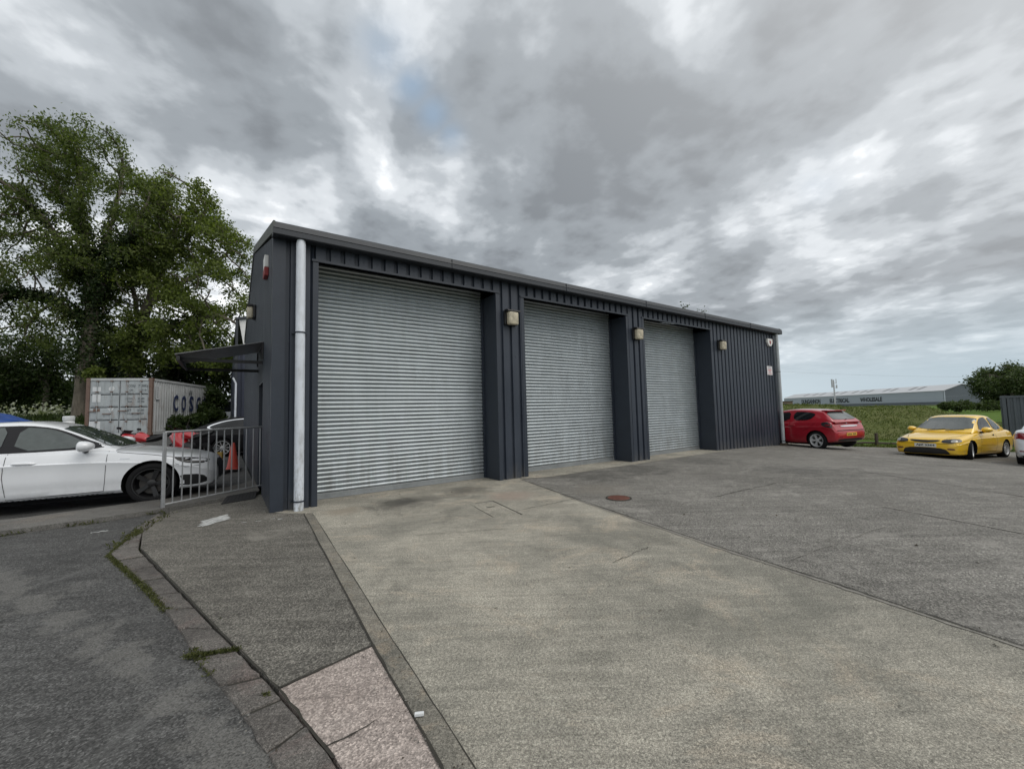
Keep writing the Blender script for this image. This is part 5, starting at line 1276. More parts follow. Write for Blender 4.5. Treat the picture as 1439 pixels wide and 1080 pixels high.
# ------------------------------------------------------------------ motorbikes
def motorbike(label, loc, rz, lean=0):
    o = empty('motorbike', label, 'motorbike', loc, rz, 'red motorbikes parked below the cargo container'); o.rotation_euler = (R(lean), 0, rz)
    for x in (-.68, .70):
        Mx = Matrix.Translation((x, 0, .31)) @ Matrix.Rotation(math.pi / 2, 4, 'X')
        m = MB().use('tyre'); m.lathe([(.20, -.05), (.28, -.06), (.31, -.02), (.31, .02), (.28, .06), (.20, .05)], 28, Mx); t = m.build('wheel', o, smooth=True)
        m = MB().use('rim_k'); m.lathe([(.21, -.04), (.19, -.03), (.19, .03), (.21, .04)], 24, Mx)
        for k in range(5):
            a = k * 2 * math.pi / 5; m.tube([Mx @ Vector((.03 * math.cos(a), .03 * math.sin(a), 0)), Mx @ Vector((.2 * math.cos(a), .2 * math.sin(a), 0))], .016, 6)
        m.lathe([(0, -.05), (.04, -.05), (.04, .05), (0, .05)], 12, Mx); m.build('rim', t, smooth=True)
    def body(name, st, mt):
        m = MB().use(mt); n = 14; vs = []
        for x, zc, hh, ww in st:
            for k in range(n): a = 2 * math.pi * k / n; vs.append((x, ww * math.cos(a), zc + hh * math.sin(a)))
        fs = [(i * n + k, i * n + (k + 1) % n, (i + 1) * n + (k + 1) % n, (i + 1) * n + k) for i in range(len(st) - 1) for k in range(n)]
        fs += [tuple(range(n))[::-1], tuple(range((len(st) - 1) * n, len(st) * n))]; m.add(vs, fs); return m.build(name, o, smooth=True, ang=70)
    body('fuel_tank', [(.32, .86, .03, .05), (.26, .88, .12, .13), (.10, .90, .16, .17), (-.08, .86, .13, .15), (-.2, .80, .07, .10), (-.24, .78, .03, .05)], 'bike_red')
    body('fairing', [(.84, .78, .03, .04), (.78, .82, .12, .13), (.62, .80, .24, .20), (.42, .66, .32, .22), (.2, .52, .26, .19), (.0, .42, .16, .14), (-.1, .40, .06, .06)], 'bike_red')
    body('tail_unit', [(-.22, .78, .05, .12), (-.45, .84, .08, .13), (-.75, .92, .07, .09), (-.95, .98, .03, .04)], 'black')
    body('seat', [(-.18, .84, .03, .10), (-.3, .87, .05, .13), (-.52, .90, .05, .12), (-.62, .94, .03, .08)], 'blackr')
    body('engine', [(.3, .45, .10, .12), (.2, .48, .20, .17), (-.1, .45, .20, .17), (-.22, .42, .10, .12)], 'black')
    m = MB().use('glass_g'); m.add([(.78, -.10, .92), (.78, .10, .92), (.58, .15, 1.12), (.58, -.15, 1.12), (.70, 0, 1.06)], [(0, 1, 4), (1, 2, 4), (2, 3, 4), (3, 0, 4)]); m.build('windscreen', o)
    m = MB().use('black'); m.tube([(.40, .36, .98), (.46, .2, 1.02), (.48, 0, 1.01), (.46, -.2, 1.02), (.40, -.36, .98)], .016, 8); hb = m.build('handlebar', o, smooth=True)
    for s in (-1, 1):
        m = MB().use('black'); m.tube([(.50, s * .18, 1.02), (.58, s * .30, 1.16)], .008, 6); m.bbox(.56, .60, s * .30 - .06, s * .30 + .06, 1.13, 1.20, .015); m.build('mirror', hb)
        m = MB().use('galv'); m.tube([(.70, s * .09, .31), (.50, s * .09, .95)], .024, 8); m.build('fork', o, smooth=True)
        m = MB().use('rim_k'); m.tube([(-.68, s * .10, .31), (-.15, s * .10, .40)], .025, 8); m.build('swing_arm', o, smooth=True)
    m = MB().use('galv'); m.tube([(.0, -.15, .25), (-.5, -.17, .32), (-.9, -.17, .45)], [.03, .045, .05], 10); m.build('exhaust', o, smooth=True)
    m = MB().use('galv'); m.tube([(-.05, .12, .30), (-.12, .30, -.02)], .012, 6); m.build('side_stand', o)
    return o
mx = Vector((-11.55, 12.75, 0)); motorbike('red motorbike beneath the cargo container doors, seen above the white bonnet', (mx.x, mx.y, .03), R(172), 6)
mx = Vector((-10.75, 13.6, 0)); motorbike('red motorbike seen through the top of the railing', (mx.x, mx.y, .04), R(165), 6)

# ------------------------------------------------------------------ things by the trees
def tarp():
    nx, ny = 34, 22; vs = []; Lx, Ly, hh = 4.4, 2.0, 1.35
    for j in range(ny + 1):
        for i in range(nx + 1):
            a, b = i / nx, j / ny; ex = min(a, 1 - a) * Lx; ey = min(b, 1 - b) * Ly
            e = min(1, min(ex, ey) / .32); z = hh * (math.sin(e * math.pi / 2) ** .6) * (1 - .30 * sst(.62, 1.0, a))
            n = noise.noise((a * 7, b * 5, 3)) * .07 + noise.noise((a * 19, b * 13, 8)) * .03
            vs.append((a * Lx - Lx / 2, b * Ly - Ly / 2, max(0, z + n * e)))
    fs = [(j * (nx + 1) + i, j * (nx + 1) + i + 1, (j + 1) * (nx + 1) + i + 1, (j + 1) * (nx + 1) + i) for j in range(ny) for i in range(nx)]
    x, y = -21.3, 15.6
    o = empty('covered_trailer', 'low trailer load under a blue tarpaulin beyond the white saloon roof', 'trailer', (x, y, ground_h(x, y) - .12), R(20))
    m = MB().use('tarp'); m.add(vs, fs); t = m.build('tarpaulin', o, smooth=True, ang=180); t.location.z = .0
    m = MB().use('decal_w'); m.box(-.5, .5, -1.045, -1.03, .82, 1.0); m.build('printed_panel', t)
    m = MB().use('black'); m.bbox(-2.0, 2.0, -.85, .85, .3, .42, .03); m.tube([(2.0, 0, .36), (3.1, 0, .36)], .04, 8); m.build('trailer_bed', o)
    for s in (-1, 1):
        Mx = Matrix.Translation((0, s * .92, .27)) @ Matrix.Rotation(math.pi / 2, 4, 'X'); m = MB().use('tyre'); m.lathe([(0, -.07), (.2, -.07), (.27, -.05), (.27, .05), (.2, .07), (0, .07)], 20, Mx); m.build('wheel', o, smooth=True)
tarp()
def gas_bottle():
    x, y = -16.9, 15.6; z = ground_h(x, y)
    o = empty('gas_cylinder', 'white round-topped gas cylinder standing left of the cargo container', 'gas cylinder', (x, y, z)); o.scale = (.88, .88, .76)
    m = MB().use('decal_w'); m.lathe([(0, .0), (.17, .0), (.19, .03), (.195, .9), (.18, 1.02), (.15, 1.06), (.15, 1.10)], 26); m.build('cylinder_body', o, smooth=True)
    m = MB().use('decal_w'); m.lathe([(.165, 1.06), (.19, 1.07), (.195, 1.24), (.16, 1.275), (0, 1.28)], 26); m.build('cap', o, smooth=True)
gas_bottle()
def white_van():
    x, y = -19.2, 29.0; o = empty('white_van', 'white van half hidden by shrubs behind the black estate', 'van', (x, y, ground_h(x, y) - .15), R(196))
    m = MB().use('p_white'); m.prism([(-2.4, .35), (2.4, .35), (2.45, .95), (2.2, 1.15), (1.35, 1.3), (.65, 2.15), (.3, 2.25), (-2.3, 2.25), (-2.42, 2.1)], -.9, .9, Matrix.Rotation(math.pi / 2, 4, 'X')); m.build('body', o, smooth=True, ang=25)
    m = MB().use('glass')
    for s in (-1, 1): m.prism([(.25, 1.35), (1.2, 1.35), (.62, 2.05), (.25, 2.05)], s * .9, s * .912, Matrix.Rotation(math.pi / 2, 4, 'X'))
    m.add([(1.32, -.75, 1.38), (1.32, .75, 1.38), (.73, .7, 2.1), (.73, -.7, 2.1)], [(0, 1, 2, 3)]); m.build('windows', o)
    for xx in (-1.5, 1.5):
        for s in (-1, 1):
            Mx = Matrix.Translation((xx, s * .82, .32)) @ Matrix.Rotation(math.pi / 2, 4, 'X'); m = MB().use('tyre'); m.lathe([(0, -.1), (.25, -.1), (.32, -.07), (.32, .07), (.25, .1), (0, .1)], 20, Mx); m.build('wheel', o, smooth=True)
white_van()
def shed():
    o = empty('neighbouring_shed', 'navy shed with white gable just behind the workshop', 'shed', uv(0, 15, 0), ANG)
    m = MB().use('shed_wall'); pr = clad_profile(-.25, 8, 0, .2); n = len(pr)
    m.add([(a, d, -.1) for a, d in pr] + [(a, d, 4.6) for a, d in pr], [(i, i + 1, n + i + 1, n + i) for i in range(n - 1)])
    m.box(-.25, -.20, .04, 12, -.1, 4.6); m.box(7.95, 8, .04, 12, -.1, 4.6); m.build('wall', o)
    m = MB().use('shed_white'); m.prism([(-.12, 5.95), (3.9, 7.0), (8, 5.95), (8, 4.62), (.10, 4.62)], -.0, .05, Matrix.Rotation(math.pi / 2, 4, 'X') @ Matrix.Translation((0, 0, -.06))); m.build('gable', o)
    m = MB().use('fascia_d')
    for a, b in (((-.22, 5.9), (3.9, 7.02)), ((8.1, 5.9), (3.9, 7.02))): m.add([(x, y, z + dz) for y in (-.1, 12) for x, z in (a, b) for dz in (0, .1)], [(0, 1, 3, 2), (4, 6, 7, 5), (0, 2, 6, 4), (1, 5, 7, 3)])
    m.box(-.24, -.14, -.06, -.02, -.1, 5.9); m.build('roof', o)
    m = MB().use('pipe'); m.tube([(-.19, -.12, 0), (-.19, -.12, 3.0), (-.3, -.10, 3.25)], .04, 10); m.build('downpipe', o, smooth=True)
shed()

# ------------------------------------------------------------------ far warehouse, mast, wires
def warehouse():
    A = Vector((605.5 / 575 * 200, 200, 0)); d = Vector((9.5, 141, 0)); Ln = d.length * .93; d.normalize(); r = Vector((d.y, -d.x, 0))
    o = empty('warehouse', 'long pale grey electrical wholesale warehouse beyond the grass mound', 'warehouse', A, math.atan2(d.y, d.x))   # x along, -y to the right
    e, rg, Wd, zb = 6.25, 9.3, 17.0, -1.0
    m = MB().use('wh_wall'); m.box(0, Ln, -.25, 0, .9, e); m.use('wh_gable').box(0, Ln, -.30, -.26, zb, .9); m.build('long_wall', o)
    m = MB().use('wh_gable'); m.prism([(-.0, zb), (-Wd, zb), (-Wd, e), (-Wd / 2, rg), (0, e)], .02, .3, Matrix(((0, 0, 1, 0), (1, 0, 0, 0), (0, 1, 0, 0), (0, 0, 0, 1)))); m.build('gable_wall', o)
    m = MB().use('wh_wall'); m.box(-.12, .0, -.5, .06, zb, e + .05); m.build('corner_trim', o)
    m = MB().use('wh_roof')
    for y0, y1 in ((.25, -Wd / 2), (-Wd - .25, -Wd / 2)):
        m.add([(x, y, z + dz) for x in (-.3, Ln + .3) for y, z in ((y0, e - .03), (y1, rg)) for dz in (0, .22)], [(0, 1, 3, 2), (4, 6, 7, 5), (0, 4, 5, 1), (2, 3, 7, 6), (1, 5, 7, 3), (0, 2, 6, 4)])
    rf = m.build('roof', o)
    sl = lambda t: (lerp(.25, -Wd / 2, t), lerp(e - .03, rg, t) + .235)
    for k, x in enumerate((16, 21, 33, 38, 50, 55, 62, 72, 80, 92, 100, 110)):
        m = MB().use('wh_light'); (ya, za), (yb, zb2) = sl(.35), sl(.86)
        m.add([(x, ya, za), (x + 2.0, ya, za), (x + 2.0, yb, zb2), (x, yb, zb2)], [(0, 1, 2, 3)]); m.build('rooflight', rf)
    for t, px0, px1, h in (('DUNGANNON', 1127, 1153.5, 3.4), ('ELECTRICAL', 1166.5, 1194, 3.1), ('WHOLESALE', 1209, 1240, 2.75)):
        def hit(px):                                 # where the sight line meets the wall
            q = Vector(((px - 719.5) / 575 * 1.0, 1.0, 0)); det = q.x * d.y - q.y * d.x
            return (A.y * q.x - A.x * q.y) / (d.x * q.y - d.y * q.x)
        x0, x1 = hit(px0 - 2), hit(px1 - 2)
        Mx = frame(Vector(((x0 + x1) / 2, .03, lerp(.9, e, .44))), Vector((-1, 0, 0)), Vector((0, 0, 1)), Vector((0, 1, 0)))
        text_mesh('wall_lettering', t, 3, 'let_blk', Mx, o, .02, .16, width=abs(x1 - x0), height=h * .95)
    m = MB().use('wh_gable'); m.box(-.06, .01, -3.6, -2.4, zb, 1.6); m.build('door', o)
warehouse()
def mast():
    x, y = (1172 - 719.5) / 575 * 270, 270
    o = empty('telecom_mast', 'slim telecom mast rising behind the far warehouse', 'mast', (x, y, -1))
    m = MB().use('wh_roof'); m.tube([(0, 0, 0), (0, 0, 9), (0, 0, 18)], [.55, .45, .38], 10); m.build('pole', o, smooth=True)
    for dx, z0, z1, r in ((-1.3, 13.0, 18.4, .5), (1.6, 12.4, 14.6, .45), (1.5, 15.4, 18.6, .25)):
        m = MB().use('wh_roof'); m.tube([(dx, -.2, z0), (dx, -.2, z1)], r, 8); m.tube([(0, 0, z0 + .5), (dx, -.2, z0 + .5)], .12, 6); m.build('antenna', o, smooth=True)
    # overhead cables crossing the fields
    for i, (pa, pb, yA, yB, lb) in enumerate([((1020, 516.5), (1720, 516), 95, 95, 'thin overhead cable crossing the sky above the warehouse'), ((1020, 552), (1500, 541), 150, 150, 'fainter lower overhead cable near the warehouse roof')]):
        P = []
        for k in range(25):
            t = k / 24; px = lerp(pa[0], pb[0], t); py = lerp(pa[1], pb[1], t) + 4 * t * (1 - t) * 13
            Y = lerp(yA, yB, t); P.append(((px - 719.5) / 575 * Y * 1.0, Y, H + (540 + 38.2 - .0255 * (px - 719.5) - py) / 575 * Y))
        m = MB().use('wh_wall'); m.tube(P, .014 if i == 0 else .016, 5); tag(m.build('overhead_cable'), lb, 'cable', 'overhead cables')
mast()
def far_bits():
    x, y = (1103 - 719.5) / 575 * 150, 150
    o = empty('brick_building', 'flat-topped brown brick building left of the far warehouse', 'building', (x, y, -1), R(-10))
    m = MB().use('brick_far'); m.box(-12, 2.2, 0, 12, 0, 3.5); m.build('wall', o)
    m = MB().use('wood'); m.box(-12.2, 2.4, -.2, 12.2, 3.5, 3.75); m.build('roof', o)
    m = MB().use('glass')
    for k in range(4): m.box(-10 + k * 3, -8.6 + k * 3, -.03, .0, 1.6, 2.8)
    m.build('window', o)
    x, y = (1104 - 719.5) / 575 * 34, 34
    o = empty('white_box_van', 'white vehicle roof showing over the dark red hatchback', 'van', (x, y, -.75), R(200))
    m = MB().use('p_white'); m.prism([(-2.3, .35), (2.3, .35), (2.35, .9), (2.1, 1.1), (1.3, 1.25), (.6, 1.8), (.3, 1.9), (-2.2, 1.92), (-2.32, 1.8)], -.9, .9, Matrix.Rotation(math.pi / 2, 4, 'X')); m.build('body', o, smooth=True, ang=25)
    m = MB().use('glass')
    for s in (-1, 1): m.prism([(-2.0, 1.15), (1.1, 1.2), (.58, 1.72), (-2.0, 1.75)], s * .9, s * .912, Matrix.Rotation(math.pi / 2, 4, 'X'))
    m.build('windows', o)
    for xx in (-1.5, 1.5):
        for s in (-1, 1):
            Mx = Matrix.Translation((xx, s * .82, .32)) @ Matrix.Rotation(math.pi / 2, 4, 'X'); m = MB().use('tyre'); m.lathe([(0, -.1), (.25, -.1), (.32, -.07), (.32, .07), (.25, .1), (0, .1)], 20, Mx); m.build('wheel', o, smooth=True)
    # wooden post at the yard edge
    x, y = 15.75, 17.9; z = ground_h(x, y)
    o = empty('fence_post', 'weathered wooden post in the grass behind the hatchback and coupe', 'post', (x, y, z))
    m = MB().use('wood'); m.bbox(-.045, .045, -.045, .045, -.2, .56, .012); m.build('stake', o)
    m = MB().use('wood'); m.tube([(-1.5, .2, .10), (-.5, .05, .16), (.9, .1, .08)], .045, 7); m.build('fallen_rail', o)
far_bits()

# ------------------------------------------------------------------ mound and rough ground
def mound_h(x, y):
    """long grassed bank: steep towards the yard, falling away at its right end"""
    a = sst(25.5, 31.0, y + .12 * (x - 24)) * (1 - sst(36, 46, y))
    e = 1 - sst(29.5, 36.5, x - .10 * (y - 30)); w = sst(2, 10, x)
    hgt = 2.12 + .20 * math.sin(x * .35 + 1) + .1 * math.sin(x * 1.1)
    return a * e * w * hgt + (noise.noise((x * .5, y * .5, 2)) * .22 + noise.noise((x * 1.6, y * 1.6, 4)) * .09) * a * e
def make_mound():
    xs = np.arange(0, 48, .5); ys = np.arange(24.5, 48, .5); n = len(xs)
    vs = [(x, y, ground_h(x, y) - .10 + mound_h(x, y)) for y in ys for x in xs]
    fs = [(j * n + i, j * n + i + 1, (j + 1) * n + i + 1, (j + 1) * n + i) for j in range(len(ys) - 1) for i in range(n - 1)]
    m = MB().use('mound'); m.add(vs, fs); tag(m.build('grass_mound', smooth=True, ang=180, fixn=False), kind='structure')
    g = np.random.default_rng(3); P = []
    while len(P) < 22000:
        x = g.uniform(12, 44); y = g.uniform(25, 36)
        if mound_h(x, y) > .12 and g.random() < .35 + .9 * (noise.noise((x * .8, y * .8, 7)) + .3): P.append((x, y, ground_h(x, y) - .12 + mound_h(x, y)))
    tag(leaf_mesh('mound_tufts', P, .17, 'blade', droop=-.9, asp=.22), kind='stuff')
    P = []
    while len(P) < 9000:                              # yard-edge weeds and rushes; those at the bank's foot stand in for ditch shadow
        x = g.uniform(12, 34); k = g.random()
        if k < .5: y = g.normal(24.6 - .1 * (x - 20), .35); s = 0
        else:
            y = float(np.interp(x, [11, 13.2, 14.4, 15.9, 19, 30], [17.9, 17.9, 17.7, 17.45, 16.8, 14.6])) + abs(g.normal(.15, .45))
        P.append((x, y, ground_h(x, y) - .09 + abs(g.normal(0, .05))))
    tag(leaf_mesh('edge_weeds_ditch_shade', P, .15, 'blade', droop=-.8, asp=.25), kind='stuff')
    sheet('bright_verge', [(12, 19.3), (16, 19.4), (24, 18.5), (34, 16), (46, 24), (46, 44), (43, 44), (37, 26), (30, 23.0), (22, 24.0), (12, 25.2)], -.05, 'lawn', 1.2)
    sheet('far_field', [(44, 46), (60, 40), (150, 60), (150, 160), (60, 160), (48, 60)], -.04, 'lawn', 30)
make_mound()

# ------------------------------------------------------------------ trees
def colonize(attr, nodes, parents, step=.45, kill=.8, reach=4.5, iters=110, seed=1, droop=0.0):
    g = np.random.default_rng(seed); N = [np.array(p, float) for p in nodes]; Pn = list(parents); A = np.array(attr, float)
    near_d = np.full(len(A), 1e9); near_i = np.zeros(len(A), int); alive = np.ones(len(A), bool); start = 0
    for it in range(iters):
        new = np.array(N[start:])
        if len(new):
            D = np.linalg.norm(A[:, None] - new[None], axis=2); j = D.argmin(1); dmin = D[np.arange(len(A)), j]; b = dmin < near_d
            near_d[b] = dmin[b]; near_i[b] = j[b] + start
        start = len(N); alive &= near_d > kill; act = alive & (near_d < reach)
        if not act.any(): break
        grow = {}
        for i in np.nonzero(act)[0]: grow.setdefault(near_i[i], []).append(i)
        for ni, ai in grow.items():
            v = A[ai] - N[ni]; v /= np.linalg.norm(v, axis=1)[:, None]; d = v.sum(0) + g.normal(0, .28, 3); d[2] -= droop; q = np.linalg.norm(d)
            if q < 1e-6: continue
            N.append(N[ni] + d / q * step); Pn.append(ni)
    return np.array(N), Pn
def tree(name, label, base, guides, attr, leafmat, n_leaf, leaf, r0, seed, barkmat='bark', tip=.012, group=None, spread=.28, ivy=None, kill=.8, step=.45, thick_to=1.0, maxorder=9, gaps=None):
    """guides: polylines (trunk first) in local metres; the twigs grow towards attr"""
    o = empty(name, label, 'tree', base, 0, group); nodes = []; par = []
    for gi, gl in enumerate(guides):
        pts = [Vector(p) for p in gl]; start = -1
        if gi: start = int(np.argmin([(Vector(n) - pts[0]).length for n in nodes]))
        last = start
        for a, b in zip(pts[:-1], pts[1:]):
            n = max(1, int((b - a).length / step))
            for k in range(0 if (gi == 0 and last == -1) else 1, n + 1):
                p = a.lerp(b, k / n) + Vector((random.gauss(0, .03), random.gauss(0, .03), 0)); nodes.append(tuple(p)); par.append(last); last = len(nodes) - 1
    N, Pn = colonize(attr, nodes, par, step=step, kill=kill, seed=seed)
    n = len(N); cnt = np.ones(n)
    for i in range(n - 1, 0, -1):
        if Pn[i] >= 0: cnt[Pn[i]] += cnt[i]
    rad = tip + (r0 - tip) * (cnt / cnt.max()) ** .47
    kids = {}
    for i, p in enumerate(Pn): kids.setdefault(p, []).append(i)
    mb = MB().use(barkmat); done = set(); stack = [0]
    while stack:                                     # walk each limb from its fork to its tip
        s = stack.pop(); path = [Pn[s]] if Pn[s] >= 0 else []; i = s
        while True:
            path.append(i); ch = sorted(kids.get(i, []), key=lambda k: -cnt[k])
            if not ch: break
            stack += ch[1:]; i = ch[0]
        rs = [rad[j] for j in path]
        if Pn[s] >= 0: rs[0] = rs[1]
        if len(path) > 1: mb.tube([N[j] for j in path], rs, 10 if rs[0] > .12 else (6 if rs[0] > .03 else 4), cap=False)
    # root flare
    mb.build('trunk', o, smooth=True, ang=180)
    g = np.random.default_rng(seed + 9); cand = np.nonzero(cnt <= maxorder)[0]
    if gaps is not None:
        cand = np.array([i for i in cand if noise.noise(Vector(N[i]) * .55) + .5 * noise.noise(Vector(N[i]) * 1.3) > gaps - .12])
    idx = g.choice(cand, n_leaf); P = N[idx] + g.normal(0, spread, (n_leaf, 3)); leaf_mesh('crown', P, leaf, leafmat, o, droop=.35, asp=.48)
    if ivy:
        q = []
        for lo, hi, k, w in ivy:
            sel = [i for i in range(n) if lo <= N[i][2] <= hi and rad[i] > .10]
            if not sel: continue
            ii = g.choice(sel, k); d = g.normal(size=(k, 3)); d[:, 2] *= .5; d /= np.linalg.norm(d, axis=1)[:, None]
            q.append(N[ii] + d * (rad[ii][:, None] + np.abs(g.normal(0, w, (k, 1)))) + g.normal(0, .12, (k, 3)))
        leaf_mesh('ivy', np.concatenate(q), .17, 'leafD', o, droop=.5, asp=.8)
    return o
def in_blobs(blobs, n, seed, shell=.35):
    g = np.random.default_rng(seed); out = []; w = np.array([b[1][0] * b[1][1] * b[1][2] for b in blobs]); w = w ** .8 / (w ** .8).sum()
    for (c, r), k in zip(blobs, (w * n).astype(int)):
        d = g.normal(size=(k, 3)); d /= np.linalg.norm(d, axis=1)[:, None]; out.append(np.array(c) + d * (g.uniform(shell ** 3, 1, (k, 1)) ** (1 / 3)) * np.array(r))
    return np.concatenate(out)
def at_px(px, py, Y):
    return Vector(((px - 719.5) / 575 * Y, Y, H + (578.2 - .0255 * (px - 719.5) - py) / 575 * Y))
def loc_px(base, lst): return [tuple(at_px(*p) - Vector(base)) for p in lst]
def big_trees():
    b = Vector((-25.6, 24.2, .55)); rel = lambda *p: tuple(at_px(*p) - b)
    S_ = lambda px, rad: (px, rad)
    gl = [[(0, 0, -.3), rel(112, 560, 24.2), rel(118, 500, 24.2), rel(124, 440, 24.3), rel(118, 380, 24.5), rel(104, 310, 24.6), rel(96, 240, 24.8), rel(92, 190, 25)],
          [rel(121, 460, 24.3), rel(70, 418, 23.6), rel(20, 408, 23.2), rel(-40, 412, 23)],
          [rel(118, 400, 24.5), rel(84, 350, 24.6), rel(48, 300, 24.4), rel(0, 255, 24.2), rel(-40, 230, 24)],
          [rel(118, 390, 24.5), rel(140, 330, 25.2), rel(152, 280, 25.6), rel(160, 225, 26)],
          [rel(122, 430, 24.3), rel(150, 370, 23.6), rel(178, 320, 23.2), rel(200, 260, 23)],
          [rel(104, 320, 24.6), rel(66, 250, 25.2), rel(40, 190, 25.6)],
          [rel(70, 418, 23.6), rel(40, 445, 23.2), rel(28, 470, 23.0)]]
    R_ = lambda px: px / 575 * 24.3
    bl = [(rel(95, 212, 24.8), (R_(80), R_(60), R_(68))), (rel(30, 222, 24.6), (R_(78), R_(60), R_(76))), (rel(160, 275, 25), (R_(62), R_(60), R_(62))), (rel(-30, 290, 24.2), (R_(72), R_(60), R_(90))),
          (rel(20, 400, 23.4), (R_(70), R_(50), R_(50))), (rel(110, 350, 24.6), (R_(75), R_(60), R_(70))), (rel(-50, 420, 23), (R_(50), R_(50), R_(60))), (rel(195, 330, 24), (R_(55), R_(50), R_(60))), (rel(60, 455, 23.6), (R_(50), R_(45), R_(32))), (rel(160, 455, 25.2), (R_(40), R_(40), R_(45)))]
    tree('ash_tree', 'tallest broad tree with ivy-covered trunk left of the cargo container', b, gl, in_blobs(bl, 2300, 5), 'leafA', 50000, .18, .36, 3, ivy=[(3.6, 11.5, 12500, .26), (11, 14.5, 2400, .16)], spread=.26, gaps=.0)
    b2 = Vector((-21.8, 26.2, .6)); rel = lambda *p: tuple(at_px(*p) - b2)
    gl = [[(0, 0, -.3), rel(185, 540, 26.2), rel(188, 470, 26), rel(200, 430, 25.8), rel(222, 370, 25.6), rel(240, 310, 25.8)],
          [rel(200, 430, 25.8), rel(240, 400, 25), rel(285, 375, 24.6), rel(320, 345, 24.4)],
          [rel(190, 455, 26), rel(180, 400, 26.5), rel(178, 350, 27)], [rel(222, 370, 25.6), rel(262, 320, 25.4), rel(282, 285, 25.6)], [rel(188, 480, 26), rel(240, 455, 25), rel(300, 440, 24.5)]]
    R_ = lambda px: px / 575 * 25.5
    bl = [(rel(245, 290, 25.6), (R_(58), R_(60), R_(62))), (rel(290, 345, 25), (R_(52), R_(55), R_(58))), (rel(225, 380, 25.5), (R_(65), R_(60), R_(65))), (rel(305, 420, 24.6), (R_(48), R_(50), R_(62))),
          (rel(245, 450, 25), (R_(70), R_(50), R_(60))), (rel(185, 380, 26.5), (R_(50), R_(50), R_(60))), (rel(205, 480, 25.6), (R_(60), R_(40), R_(38))), (rel(300, 480, 24.8), (R_(45), R_(40), R_(45)))]
    tree('sycamore_tree', 'bright green bushy tree directly behind the workshop gable', b2, gl, in_blobs(bl, 1900, 8), 'leafB', 48000, .19, .36, 13, spread=.26, ivy=[(2, 7, 3500, .25)], gaps=.0)
    b3 = Vector((-33.5, 29.5, .5)); rel = lambda *p: tuple(at_px(*p) - b3)
    gl = [[(0, 0, -.3), rel(62, 560, 29.5), rel(64, 520, 29.5), rel(58, 490, 29.5)], [rel(62, 540, 29.5), rel(35, 515, 29.3), rel(10, 500, 29)]]
    R_ = lambda px: px / 575 * 29.5
    bl = [(rel(55, 500, 29.5), (R_(46), R_(50), R_(36))), (rel(10, 515, 29.3), (R_(48), R_(50), R_(42))), (rel(-40, 500, 29), (R_(45), R_(50), R_(50)))]
    tree('hawthorn_tree', 'small open tree over the grass bank at the left edge', b3, gl, in_blobs(bl, 900, 4), 'leafH', 15000, .22, .16, 21, spread=.3, kill=.9)
big_trees()
def shrub(name, label, c, blobs, n, leaf, mat, seed, cat='shrub', group=None, stems=6):
    o = empty(name, label, cat, c, 0, group); pts = np.concatenate([blob_points(int(n * k), bc, br, .35, lm, seed + i) for i, (bc, br, k, lm) in enumerate(blobs)])
    pts = pts[pts[:, 2] > -.05]; m = MB().use('bark_d'); g = random.Random(seed)
    for k in range(stems):
        bc, br, _, _ = g.choice(blobs); t = Vector(bc) + Vector((g.uniform(-.5, .5) * br[0], g.uniform(-.5, .5) * br[1], g.uniform(.0, .6) * br[2]))
        s = Vector((t.x * .6 + g.uniform(-.3, .3), t.y * .6, -.2)); m.tube([s, s.lerp(t, .5) + Vector((g.uniform(-.15, .15), 0, .1)), t], [.05, .035, .015], 5)
    m.build('stems', o, smooth=True); leaf_mesh('leaves', pts, leaf, mat, o, droop=.25, asp=.55); return o
